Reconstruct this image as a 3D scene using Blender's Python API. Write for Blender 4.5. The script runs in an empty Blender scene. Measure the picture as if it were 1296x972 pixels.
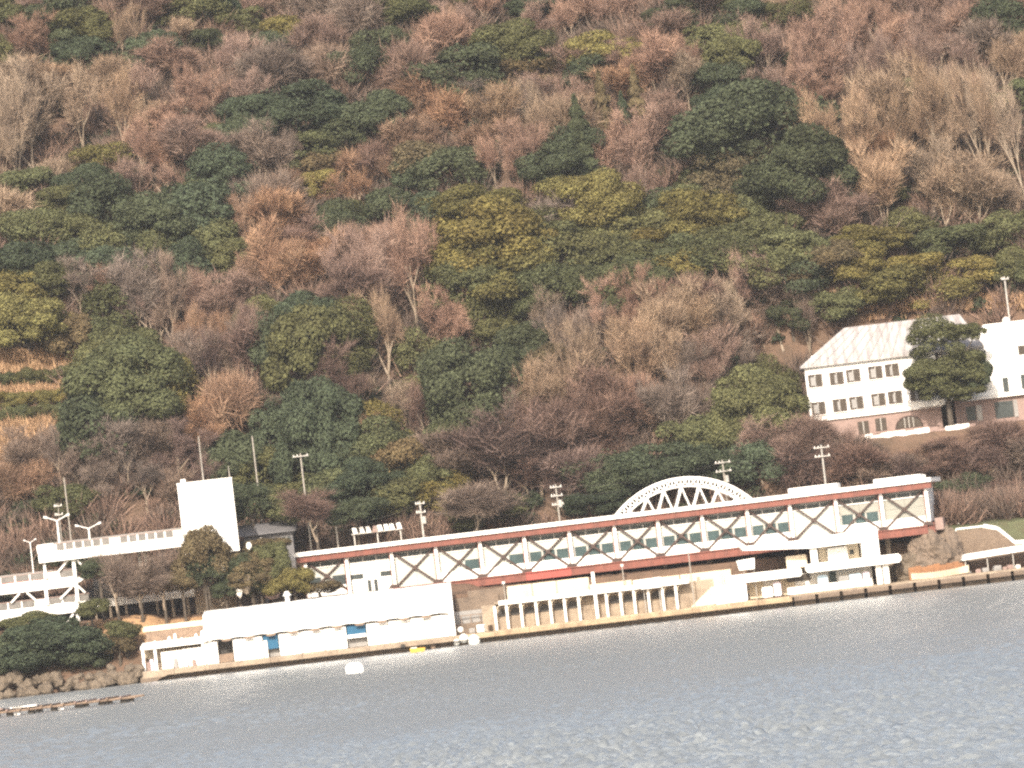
import bpy, math, random
import numpy as np
from mathutils import Vector, Matrix

# ------------------------------------------------------------------ camera, sky, sun, exposure
CAM_D, CAM_H = 600.0, 7.0
ROLL = math.radians(6.7)
F_PX = 6322.0                       # focal length in photo pixels (photo 1296 x 972)
HORIZON_V = -247.0                  # horizon below the picture centre, photo pixels
PITCH = math.atan(-HORIZON_V / F_PX)
SUN_ELEV, SUN_AZ = math.radians(32), math.radians(-9)   # azimuth about the camera axis, negative = from the left

scene = bpy.context.scene
COL = scene.collection
cam_data = bpy.data.cameras.new('camera')
cam_data.sensor_width = 36.0
cam_data.lens = 36.0 * F_PX / 1296.0
cam_data.clip_start, cam_data.clip_end = 1.0, 20000.0
cam = bpy.data.objects.new('camera', cam_data)
COL.objects.link(cam)
cr, sr, cp, sp = math.cos(ROLL), math.sin(ROLL), math.cos(PITCH), math.sin(PITCH)
CAM = Vector((0, -CAM_D, CAM_H))
FWD = Vector((0, cp, sp))
UP0 = Vector((0, -sp, cp))
RIGHT0 = Vector((1, 0, 0))
# level directions seen in the tilted picture: level right = (cos, -sin) px, level up = (-sin, -cos) px
cam_right = RIGHT0 * cr - UP0 * sr
cam_up = RIGHT0 * sr + UP0 * cr
m = Matrix.Identity(4)
for i in range(3):
    m[i][0], m[i][1], m[i][2], m[i][3] = cam_right[i], cam_up[i], -FWD[i], CAM[i]
cam.matrix_world = m
scene.camera = cam

world = bpy.data.worlds.new('World')
scene.world = world
world.use_nodes = True
wn = world.node_tree.nodes
sky = wn.new('ShaderNodeTexSky')
sky.sky_type = 'NISHITA'
sky.sun_disc = False
sky.sun_elevation = SUN_ELEV
sky.sun_rotation = math.pi + SUN_AZ * -1.0
sky.air_density, sky.dust_density, sky.ozone_density = 1.0, 4.5, 1.0
world.node_tree.links.new(sky.outputs[0], wn['Background'].inputs[0])
wn['Background'].inputs[1].default_value = 0.15

sun_data = bpy.data.lights.new('sun', 'SUN')
sun_data.energy, sun_data.angle, sun_data.color = 4.2, math.radians(0.6), (1.0, 0.90, 0.77)
sun = bpy.data.objects.new('sun', sun_data)
COL.objects.link(sun)
to_sun = Vector((math.sin(SUN_AZ) * math.cos(SUN_ELEV), -math.cos(SUN_AZ) * math.cos(SUN_ELEV), math.sin(SUN_ELEV)))
sun.rotation_euler = to_sun.to_track_quat('Z', 'Y').to_euler()
sun.location = (0, -100, 200)

vs = scene.view_settings
vs.view_transform, vs.look, vs.exposure, vs.gamma = 'Standard', 'None', 0.55, 1.0
vs.use_curve_mapping = False
scene.cycles.filter_width = 2.4
scene.cycles.max_bounces = 6
scene.cycles.use_denoising = False
HAZE = 0.75e-4
WR, WB, WA = 0.25, 0.05, 2.2

# ------------------------------------------------------------------ pixel rays and terrain
rng = random.Random(11)
nrng = np.random.default_rng(5)

def ray(px, py):
    dx, dy = px - 648.0, py - 486.0
    return (FWD + (cam_right * dx - cam_up * dy) / F_PX)

def at(px, py, Y):
    d = ray(px, py)
    return CAM + d * ((Y + CAM_D) / d.y)

def smooth(a, b, x):
    t = np.clip((np.asarray(x, float) - a) / (b - a), 0, 1)
    return t * t * (3 - 2 * t)

HOTEL_Y, HOTEL_Z = 44.0, 19.6
def terrain(x, y):
    x = np.asarray(x, float); y = np.asarray(y, float)
    # shore platform
    left = smooth(-45, -48, x)
    right = smooth(46, 49, x)
    mid = 0.6 + 5.5 * smooth(8.3, 8.9, y) + 0.8 * smooth(9, 20, y)
    kio = smooth(-6, -9, x)
    mid = mid + kio * 0.8 * smooth(9, 14, y)
    lft = -0.8 + 8.9 * smooth(-1.0, 13.5, y) ** 0.8
    rgt = 0.6 + 3.0 * smooth(5, 9, y) + 3.2 * smooth(10, 14, y)
    base = mid * (1 - left) * (1 - right) + lft * left + rgt * right
    slope = 0.80 * np.maximum(y - 27, 0)
    slope = np.where(y > 175, 0.80 * 148 + 12 * (1 - np.exp(-(y - 175) / 15.0)), slope)
    amp = smooth(27, 60, y)
    und = amp * (2.4 * np.sin((x - 1.2 * y) * 2 * np.pi / 58 + 0.6) + 1.6 * np.sin((x + 0.35 * y) * 2 * np.pi / 37 + 2.0)
                 + 0.6 * np.sin(x * 0.9 + 1.3 * np.sin(y * 0.4)) * np.sin(y * 0.7))
    z = base + slope + und
    # level terrace cut for the hotel
    k = smooth(27, 33, x) * smooth(33, 36.5, y) * (1 - smooth(60, 68, y))
    return z * (1 - k) + HOTEL_Z * k

def on_ground(px, py, lift=0.0, y0=10.0):
    """first point where the ray through a photo pixel is `lift` above the terrain"""
    d = ray(px, py)
    ys = np.arange(y0, 210, 0.4)
    t = (ys + CAM_D) / d.y
    xs, zs = d.x * t, CAM_H + d.z * t
    f = zs - (terrain(xs, ys) + lift)
    idx = np.where(f <= 0)[0]
    i = idx[0] if len(idx) else len(ys) - 1
    return Vector((xs[i], ys[i], float(terrain(xs[i], ys[i]))))

# ------------------------------------------------------------------ mesh helpers
class MB:
    def __init__(s): s.v = []; s.f = []
    def _add(s, vs, fs):
        n = len(s.v); s.v += [tuple(p) for p in vs]; s.f += [tuple(i + n for i in f) for f in fs]; return s
    def hexa(s, p):     # 4 bottom (ccw), 4 top
        return s._add(p, [(3, 2, 1, 0), (4, 5, 6, 7), (0, 1, 5, 4), (1, 2, 6, 5), (2, 3, 7, 6), (3, 0, 4, 7)])
    def box(s, x0, x1, y0, y1, z0, z1):
        return s.hexa([(x0, y0, z0), (x1, y0, z0), (x1, y1, z0), (x0, y1, z0), (x0, y0, z1), (x1, y0, z1), (x1, y1, z1), (x0, y1, z1)])
    def cbox(s, x0, x1, y0, y1, z0, z1, b=0.04):
        """box with its front, side and top edges chamfered"""
        pr = [(x0 + b, z0), (x1 - b, z0), (x1, z0 + b), (x1, z1 - b), (x1 - b, z1), (x0 + b, z1), (x0, z1 - b), (x0, z0 + b)]
        return s.prism(pr, y0, y1)
    def prism(s, prof, y0, y1):      # profile in x,z (ccw seen from -y) swept along y
        n = len(prof)
        vs = [(x, y0, z) for x, z in prof] + [(x, y1, z) for x, z in prof]
        fs = [tuple(range(n)), tuple(range(2 * n - 1, n - 1, -1))]
        fs += [(i, i + n, (i + 1) % n + n, (i + 1) % n) for i in range(n)]
        return s._add(vs, fs)
    def xprism(s, prof, x0, x1):     # profile in y,z swept along x
        n = len(prof)
        vs = [(x0, y, z) for y, z in prof] + [(x1, y, z) for y, z in prof]
        fs = [tuple(range(n - 1, -1, -1)), tuple(range(n, 2 * n))]
        fs += [(i, (i + 1) % n, (i + 1) % n + n, i + n) for i in range(n)]
        return s._add(vs, fs)
    def bar(s, a, b, w, d=None):     # square bar between two points
        return s.tube(a, b, w * 0.707, None, 4, twist=math.pi / 4)
    def tube(s, a, b, r0, r1=None, n=8, twist=0.0, caps=True):
        a, b = Vector(a), Vector(b); r1 = r0 if r1 is None else r1
        d = (b - a); d.normalize()
        up = Vector((0, 0, 1)) if abs(d.z) < 0.9 else Vector((0, 1, 0))
        u = d.cross(up); u.normalize(); w = d.cross(u)
        vs = []
        for p, r in ((a, r0), (b, r1)):
            for i in range(n):
                t = 2 * math.pi * i / n + twist
                vs.append(p + u * (r * math.cos(t)) + w * (r * math.sin(t)))
        fs = [(i, (i + 1) % n, (i + 1) % n + n, i + n) for i in range(n)]
        if caps: fs += [tuple(range(n - 1, -1, -1)), tuple(range(n, 2 * n))]
        return s._add(vs, fs)
    def blob(s, c, rx, ry, rz, seed=0, rough=0.18, nu=9, nv=6):
        r = random.Random(seed); vs = []; fs = []
        for j in range(nv + 1):
            ph = math.pi * j / nv
            for i in range(nu):
                th = 2 * math.pi * i / nu
                k = 1 + rough * (r.random() * 2 - 1)
                vs.append((c[0] + rx * k * math.sin(ph) * math.cos(th), c[1] + ry * k * math.sin(ph) * math.sin(th), c[2] + rz * k * math.cos(ph)))
        for j in range(nv):
            for i in range(nu):
                a, b = j * nu + i, j * nu + (i + 1) % nu
                fs.append((a, a + nu, b + nu, b))
        return s._add(vs, fs)
    def mesh(s, name, mat=None):
        me = bpy.data.meshes.new(name); me.from_pydata(s.v, [], s.f); me.update()
        if mat: me.materials.append(mat)
        return me
    def build(s, name, mat, parent=None, smooth_shade=False):
        me = s.mesh(name, mat)
        if smooth_shade:
            for p in me.polygons: p.use_smooth = True
        return link(name, me, parent)

def link(name, data, parent=None):
    o = bpy.data.objects.new(name, data); COL.objects.link(o)
    if parent: o.parent = parent
    return o

def np_mesh(name, verts, faces, mat):
    """faces: array (n,3) or (n,4)"""
    me = bpy.data.meshes.new(name)
    verts = np.asarray(verts, np.float32); faces = np.asarray(faces, np.int32)
    n, k = faces.shape
    me.vertices.add(len(verts)); me.vertices.foreach_set('co', verts.ravel())
    me.loops.add(n * k); me.loops.foreach_set('vertex_index', faces.ravel())
    me.polygons.add(n); me.polygons.foreach_set('loop_start', np.arange(n, dtype=np.int32) * k)
    me.update(calc_edges=True); me.validate()
    me.materials.append(mat)
    return me

def tag(o, label=None, cat=None, group=None, kind=None):
    if label: o['label'] = label
    if cat: o['category'] = cat
    if group: o['group'] = group
    if kind: o['kind'] = kind
    return o

def thing(name, loc=(0, 0, 0), rz=0.0, label=None, cat=None, group=None):
    o = bpy.data.objects.new(name, None); COL.objects.link(o)
    o.empty_display_size = 0.5
    o.location = loc; o.rotation_euler = (0, 0, rz)
    return tag(o, label, cat, group)

def copy_tree(o, parent=None):
    c = o.copy(); COL.objects.link(c); c.parent = parent
    for ch in list(o.children): copy_tree(ch, c)
    return c

class Facade:
    """a vertical plane with local coordinates u (along), v (inward), z (up)"""
    def __init__(s, p, theta=0.0):
        s.x, s.y, s.th = p[0], p[1], theta
        s.du = (math.cos(theta), math.sin(theta)); s.dv = (-math.sin(theta), math.cos(theta))
    def __call__(s, px, py, v=0.0):
        d = ray(px, py)
        ox, oy = s.x + s.dv[0] * v, s.y + s.dv[1] * v
        t = ((ox - CAM.x) * s.dv[0] + (oy - CAM.y) * s.dv[1]) / (d.x * s.dv[0] + d.y * s.dv[1])
        p = CAM + d * t
        return ((p.x - ox) * s.du[0] + (p.y - oy) * s.du[1], p.z)
    def root(s, name, label, cat, group=None):
        return thing(name, (s.x, s.y, 0), s.th, label, cat, group)

# ------------------------------------------------------------------ materials
def mat_new(name):
    mt = bpy.data.materials.new(name); mt.use_nodes = True
    nt = mt.node_tree; b = nt.nodes['Principled BSDF']
    return mt, nt, b

def paint(name, col, col2=None, rough=0.6, scale=1.5, streak=False, amount=0.5, metal=0.0, spec=0.3):
    """plain paint, mixed with a second worn / stained colour by noise"""
    mt, nt, b = mat_new(name)
    b.inputs['Roughness'].default_value = rough
    b.inputs['Metallic'].default_value = metal
    b.inputs['Specular IOR Level'].default_value = spec
    if col2 is None: col2 = tuple(c * 0.82 for c in col)
    tc = nt.nodes.new('ShaderNodeTexCoord'); mp = nt.nodes.new('ShaderNodeMapping')
    nt.links.new(tc.outputs['Object'], mp.inputs[0])
    if streak: mp.inputs['Scale'].default_value = (1.0, 1.0, 0.18)
    no = nt.nodes.new('ShaderNodeTexNoise'); no.inputs['Scale'].default_value = scale; no.inputs['Detail'].default_value = 5
    no.inputs['Roughness'].default_value = 0.65
    nt.links.new(mp.outputs[0], no.inputs[0])
    rp = nt.nodes.new('ShaderNodeValToRGB'); rp.color_ramp.elements[0].position = 0.42; rp.color_ramp.elements[1].position = 0.42 + 0.4
    nt.links.new(no.outputs[0], rp.inputs[0])
    mul = nt.nodes.new('ShaderNodeMath'); mul.operation = 'MULTIPLY'; mul.inputs[1].default_value = amount * 2
    mul.use_clamp = True
    nt.links.new(rp.outputs[0], mul.inputs[0])
    mx = nt.nodes.new('ShaderNodeMix'); mx.data_type = 'RGBA'
    mx.inputs['A'].default_value = (*col, 1); mx.inputs['B'].default_value = (*col2, 1)
    nt.links.new(mul.outputs[0], mx.inputs['Factor'])
    nt.links.new(mx.outputs['Result'], b.inputs['Base Color'])
    return mt

def rock_mat(name, c1, c2, scale=0.6, bump=0.6):
    mt = paint(name, c1, c2, rough=0.95, scale=scale, amount=0.5, spec=0.1)
    nt = mt.node_tree; b = nt.nodes['Principled BSDF']
    no = nt.nodes.new('ShaderNodeTexNoise'); no.inputs['Scale'].default_value = scale * 3; no.inputs['Detail'].default_value = 8
    tc = nt.nodes.new('ShaderNodeTexCoord'); nt.links.new(tc.outputs['Object'], no.inputs[0])
    bm = nt.nodes.new('ShaderNodeBump'); bm.inputs['Strength'].default_value = bump; bm.inputs['Distance'].default_value = 0.4
    nt.links.new(no.outputs[0], bm.inputs['Height']); nt.links.new(bm.outputs[0], b.inputs['Normal'])
    return mt

def leaf_mat(name, transl=0.25):
    mt = bpy.data.materials.new(name); mt.use_nodes = True
    nt = mt.node_tree; nt.nodes.clear()
    out = nt.nodes.new('ShaderNodeOutputMaterial')
    oi = nt.nodes.new('ShaderNodeObjectInfo'); ge = nt.nodes.new('ShaderNodeNewGeometry')
    tc = nt.nodes.new('ShaderNodeTexCoord')
    no = nt.nodes.new('ShaderNodeTexNoise'); no.inputs['Scale'].default_value = 2.2; no.inputs['Detail'].default_value = 2
    nt.links.new(tc.outputs['Object'], no.inputs[0])
    ad = nt.nodes.new('ShaderNodeMath'); ad.operation = 'MULTIPLY_ADD'; ad.inputs[1].default_value = 0.45
    nt.links.new(ge.outputs['Random Per Island'], ad.inputs[0]); nt.links.new(no.outputs[0], ad.inputs[2])
    mr = nt.nodes.new('ShaderNodeMapRange'); mr.inputs[1].default_value = 0.35; mr.inputs[2].default_value = 1.1
    mr.inputs[3].default_value = 0.5; mr.inputs[4].default_value = 1.65
    nt.links.new(ad.outputs[0], mr.inputs[0])
    hs = nt.nodes.new('ShaderNodeHueSaturation')
    nt.links.new(oi.outputs['Color'], hs.inputs['Color']); nt.links.new(mr.outputs[0], hs.inputs['Value'])
    mh = nt.nodes.new('ShaderNodeMapRange'); mh.inputs[3].default_value = 0.485; mh.inputs[4].default_value = 0.515
    nt.links.new(no.outputs[0], mh.inputs[0]); nt.links.new(mh.outputs[0], hs.inputs['Hue'])
    di = nt.nodes.new('ShaderNodeBsdfDiffuse'); tr = nt.nodes.new('ShaderNodeBsdfTranslucent')
    nt.links.new(hs.outputs[0], di.inputs[0]); nt.links.new(hs.outputs[0], tr.inputs[0])
    mx = nt.nodes.new('ShaderNodeMixShader'); mx.inputs[0].default_value = transl
    nt.links.new(di.outputs[0], mx.inputs[1]); nt.links.new(tr.outputs[0], mx.inputs[2])
    nt.links.new(mx.outputs[0], out.inputs[0])
    return mt

def glass_mat(name, col, rough=0.12):
    mt, nt, b = mat_new(name)
    b.inputs['Roughness'].default_value = max(rough, 0.3); b.inputs['Specular IOR Level'].default_value = 0.2
    no = nt.nodes.new('ShaderNodeTexNoise'); no.inputs['Scale'].default_value = 0.9; no.inputs['Detail'].default_value = 3
    tc = nt.nodes.new('ShaderNodeTexCoord'); nt.links.new(tc.outputs['Object'], no.inputs[0])
    mx = nt.nodes.new('ShaderNodeMix'); mx.data_type = 'RGBA'
    mx.inputs['A'].default_value = (*[c * 0.55 for c in col], 1); mx.inputs['B'].default_value = (*[min(1, c * 1.5) for c in col], 1)
    nt.links.new(no.outputs[0], mx.inputs['Factor']); nt.links.new(mx.outputs['Result'], b.inputs['Base Color'])
    return mt

M = {}
M['white'] = paint('white_paint', (0.82, 0.80, 0.76), (0.66, 0.60, 0.52), scale=0.7, streak=True, amount=0.28)
M['white_clean'] = paint('clean_white_paint', (0.83, 0.82, 0.79), (0.76, 0.73, 0.68), scale=0.5, amount=0.3)
M['cream'] = paint('cream_plaster', (0.66, 0.58, 0.45), (0.46, 0.36, 0.26), scale=0.8, streak=True, amount=0.4)
M['panel'] = paint('pale_green_panel', (0.48, 0.49, 0.455), (0.39, 0.40, 0.37), scale=0.4, amount=0.4)
M['panel_grey'] = paint('grey_panel', (0.30, 0.295, 0.26), (0.24, 0.24, 0.21), scale=0.4, amount=0.4)
M['rust'] = paint('red_brown_steel', (0.215, 0.078, 0.058), (0.115, 0.048, 0.038), scale=0.9, streak=True, amount=0.6)
M['rust_red'] = paint('bright_red_steel', (0.34, 0.085, 0.07), (0.25, 0.075, 0.06), scale=0.9, amount=0.5)
M['brown'] = paint('dark_brown_steel', (0.075, 0.048, 0.04), (0.05, 0.035, 0.03), scale=1.2, amount=0.5)
M['teal'] = glass_mat('teal_glass', (0.045, 0.073, 0.076))
M['dark_glass'] = glass_mat('dark_glass', (0.05, 0.06, 0.06))
M['brown_glass'] = glass_mat('brown_glass', (0.062, 0.05, 0.04))
M['rail_glass'] = glass_mat('rail_glass', (0.17, 0.16, 0.15), 0.3)
M['concrete'] = rock_mat('weathered_concrete', (0.34, 0.28, 0.215), (0.17, 0.13, 0.10), 0.7, 0.3)
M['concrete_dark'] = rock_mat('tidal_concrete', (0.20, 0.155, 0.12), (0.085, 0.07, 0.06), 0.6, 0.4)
M['sand'] = rock_mat('sandy_concrete', (0.40, 0.31, 0.21), (0.20, 0.145, 0.10), 0.7, 0.3)
M['pink'] = paint('pinkish_masonry', (0.29, 0.205, 0.18), (0.20, 0.14, 0.12), scale=1.5, amount=0.5)
M['rock'] = rock_mat('shore_rock', (0.18, 0.145, 0.11), (0.075, 0.062, 0.05), 0.9, 1.0)
M['cliff'] = rock_mat('cliff_rock', (0.20, 0.155, 0.12), (0.07, 0.06, 0.05), 0.45, 1.0)
M['soil'] = rock_mat('orange_soil', (0.40, 0.25, 0.14), (0.24, 0.16, 0.10), 0.6, 0.5)
M['hill'] = rock_mat('leaf_litter_ground', (0.16, 0.105, 0.075), (0.07, 0.055, 0.04), 0.35, 0.8)
M['earth_wall'] = rock_mat('brown_retaining_wall', (0.19, 0.145, 0.11), (0.12, 0.09, 0.07), 0.9, 0.4)
M['grass_bank'] = rock_mat('grassy_bank', (0.105, 0.115, 0.065), (0.085, 0.07, 0.045), 0.9, 0.6)
M['blue'] = paint('blue_shutter', (0.018, 0.105, 0.20), (0.015, 0.08, 0.16), scale=1.0)
M['grey'] = paint('grey_paint', (0.30, 0.29, 0.28), (0.2, 0.19, 0.18), scale=1.0)
M['dark'] = paint('dark_interior_and_shade', (0.05, 0.045, 0.04), (0.03, 0.028, 0.026), scale=1.0)
M['steel'] = paint('galvanised_steel', (0.42, 0.40, 0.37), (0.32, 0.30, 0.27), scale=2.0, rough=0.5)
M['pole'] = paint('concrete_pole', (0.36, 0.33, 0.29), (0.25, 0.225, 0.19), scale=2.0)
M['wood'] = paint('old_timber', (0.24, 0.17, 0.12), (0.12, 0.085, 0.065), scale=2.0, amount=0.6)
M['orange_wood'] = paint('orange_timber', (0.27, 0.13, 0.06), (0.17, 0.085, 0.045), scale=1.2, amount=0.6)
M['yellow'] = paint('yellow_paint', (0.58, 0.36, 0.06), (0.45, 0.28, 0.06), scale=1.5)
M['buoy'] = paint('white_float', (0.85, 0.84, 0.80), (0.6, 0.57, 0.5), scale=1.5, amount=0.3)
M['roof_dark'] = paint('dark_roof', (0.16, 0.155, 0.16), (0.10, 0.10, 0.105), scale=1.0)
M['roof_hotel'] = paint('worn_white_roof', (0.44, 0.42, 0.40), (0.21, 0.18, 0.18), scale=0.9, streak=False, amount=0.75)
M['roof_hotel'].node_tree.nodes['Mapping'].inputs['Scale'].default_value = (1.5, 0.22, 0.22)
M['roof_seam'] = paint('roof_seam', (0.30, 0.285, 0.275), (0.22, 0.2, 0.2), scale=1.0)
M['bark'] = paint('pale_bark', (0.30, 0.24, 0.18), (0.18, 0.14, 0.105), scale=3.0)
M['bark_dark'] = paint('dark_bark', (0.085, 0.068, 0.052), (0.05, 0.042, 0.034), scale=3.0)
M['leaf'] = leaf_mat('evergreen_leaves', 0.3)
M['twig'] = leaf_mat('bare_twigs', 0.0)
M['car_red'] = paint('red_car_paint', (0.45, 0.06, 0.04), (0.4, 0.06, 0.04), rough=0.3)
M['car_white'] = paint('white_car_paint', (0.8, 0.8, 0.8), (0.75, 0.75, 0.75), rough=0.3)
M['tyre'] = paint('tyre_rubber', (0.03, 0.03, 0.03))
M['paleblue'] = paint('pale_blue_board', (0.45, 0.60, 0.72), (0.6, 0.65, 0.7), scale=2.5, amount=0.5)
M['lilac'] = paint('lilac_board', (0.62, 0.55, 0.62), (0.5, 0.42, 0.5), scale=2.5, amount=0.5)

# ------------------------------------------------------------------ water
def make_water():
    mt, nt, b = mat_new('sea_water')
    b.inputs['Base Color'].default_value = (0.27, 0.295, 0.305, 1)
    b.inputs['Roughness'].default_value = WR
    b.inputs['IOR'].default_value = 1.33
    b.inputs['Specular IOR Level'].default_value = 0.5
    tc = nt.nodes.new('ShaderNodeTexCoord')
    mp = nt.nodes.new('ShaderNodeMapping'); mp.inputs['Scale'].default_value = (1.3, 1.0, 1.0)
    nt.links.new(tc.outputs['Object'], mp.inputs[0])
    n1 = nt.nodes.new('ShaderNodeTexNoise'); n1.inputs['Scale'].default_value = 2.2; n1.inputs['Detail'].default_value = 6; n1.inputs['Roughness'].default_value = 0.62
    nt.links.new(mp.outputs[0], n1.inputs[0])
    b1 = nt.nodes.new('ShaderNodeBump'); b1.inputs['Strength'].default_value = 1.0; b1.inputs['Distance'].default_value = WB
    nt.links.new(n1.outputs[0], b1.inputs['Height'])
    nt.links.new(b1.outputs[0], b.inputs['Normal'])
    dense = np.concatenate([np.arange(-85, -44, 0.9), np.arange(-44, -20, 0.4), np.arange(-20, 20, 0.17), np.arange(20, 44, 0.4), np.arange(44, 85.01, 0.9)])
    xs = np.concatenate([[-4000, -1500, -600, -300, -180, -120], dense, [120, 180, 300, 600, 1500, 4000]])
    ys = [-3000, -1500, -900, -700, -560, -510]
    y = -480.0
    while y < 1.0:
        ys.append(y); d = y + CAM_D; y += min(1.3, max(0.3, d * d * 1.1e-4 / CAM_H * 0.55))
    ys += [2, 6, 12, 30, 200]
    ys = np.array(ys)
    X, Y = np.meshgrid(xs, ys)
    Z = np.zeros_like(X)
    r = np.random.default_rng(3)
    for k in range(64):
        lam = r.uniform(0.4, 0.75) if k < 46 else r.uniform(0.75, 1.3)
        th = r.normal(-math.pi / 2 + 0.3, 1.0)
        kx, ky = 2 * math.pi / lam * math.cos(th), 2 * math.pi / lam * math.sin(th)
        s_ = np.sin(kx * X + ky * Y + r.uniform(0, 6.28))
        Z += WA * 0.0085 * lam * (s_ + 0.35 * (1 - 2 * np.abs(s_)))
    # gusts roughen some patches; the lee of the shore lies calmer
    gust = 0.75 + 0.25 * np.sin(X * 0.11 + 1.7 * np.sin(Y * 0.021)) * np.sin(Y * 0.052 + 0.6 * np.sin(X * 0.07)) + 0.25 * np.sin(X * 0.043 - Y * 0.03 + 2)
    Z *= gust * (1 - 0.6 * smooth(-330, -20, Y))
    Z *= np.where((np.abs(X) < 85.5) & (Y > -481) & (Y < 4), 1, 0)
    nx, ny = len(xs), len(ys)
    V = np.stack([X, Y, Z], -1).reshape(-1, 3)
    i = np.arange(ny - 1)[:, None] * nx + np.arange(nx - 1)[None, :]
    Fc = np.stack([i, i + 1, i + nx + 1, i + nx], -1).reshape(-1, 4)
    me = np_mesh('water', V, Fc, mt)
    me.polygons.foreach_set('use_smooth', np.ones(len(Fc), bool))
    tag(link('water', me), 'grey-blue choppy sea water below the quay', None, None, 'structure')
make_water()

# ------------------------------------------------------------------ terrain sheet
def make_hill():
    xs = np.concatenate([[-2500, -1200, -600, -350, -220, -150, -110], np.arange(-90, 90.1, 1.0), [110, 150, 220, 350, 600, 1200, 2500]])
    ys = np.concatenate([np.arange(-1.5, 40, 0.4), np.arange(40, 180, 1.2), [190, 205, 225, 260, 320, 450, 800, 1600, 4000]])
    X, Y = np.meshgrid(xs, ys)
    Z = terrain(X, Y)
    r = np.random.default_rng(8)
    Z += r.normal(0, 0.08, Z.shape) * (Y > 10)
    far = Y > 230
    Z = np.where(far, Z - (Y - 230) * 0.02, Z)
    nx, ny = len(xs), len(ys)
    V = np.stack([X, Y, Z], -1).reshape(-1, 3)
    i = np.arange(ny - 1)[:, None] * nx + np.arange(nx - 1)[None, :]
    Fc = np.stack([i, i + 1, i + nx + 1, i + nx], -1).reshape(-1, 4)
    me = np_mesh('hillside', V, Fc, M['hill'])
    me.polygons.foreach_set('use_smooth', np.ones(len(Fc), bool))
    tag(link('hillside', me), 'steep wooded hillside behind the shore buildings', None, None, 'structure')
make_hill()

# ------------------------------------------------------------------ quay (setting)
QF = Facade((0, 0, 0))
def quay():
    top = 1.25
    # long sandy base under the arcade and the boathouse, in cast lengths
    xa = QF(178, 864)[0]; xb = QF(1004, 770)[0]; xe = 75.0
    q = tag(thing('quay', (0, 0, 0)), 'weathered concrete quay along the water', None, None, 'structure')
    body = MB(); body.box(xa, xe, 0.9, 8.6, -2.0, top - 0.15)
    body.build('quay_body', M['concrete_dark'], q)
    x = xa; i = 0
    r = random.Random(2)
    while x < xb:
        w = 3.9 + r.uniform(-0.3, 0.3); x1 = min(x + w, xb)
        t = top + r.uniform(-0.06, 0.06); fr = r.uniform(-0.05, 0.05)
        px_mid = (x + x1) / 2
        mt = M['concrete'] if px_mid < QF(590, 810)[0] else M['sand']
        b = MB(); b.xprism([(fr, 0.45), (8.5, 0.45), (8.5, t), (0.25 + fr, t), (0.02 + fr, t - 0.2)], x + 0.015, x1 - 0.015)
        b.build('quay_block', mt, q)
        b = MB(); b.xprism([(-0.12 + fr, -1.5), (0.88, -1.5), (0.88, 0.45), (-0.02 + fr, 0.44)], x + 0.01, x1 - 0.01)
        b.build('tidal_footing', M['concrete_dark'], q)
        x = x1
    # stepped caisson blocks with dark gaps on the right
    while x < xe:
        w = 2.95
        b = MB(); b.xprism([(-0.55, -1.5), (8.4, -1.5), (8.4, 1.12), (-0.32, 1.12), (-0.5, 0.95)], x + 0.2, x + w - 0.2)
        b.build('caisson', M['concrete_dark'], q)
        b = MB(); b.xprism([(-0.2, 1.124), (8.4, 1.124), (8.4, top + 0.14), (-0.2, top + 0.14)], x + 0.01, x + w - 0.01)
        b.build('quay_slab', M['concrete'], q)
        x += w
quay()

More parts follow.
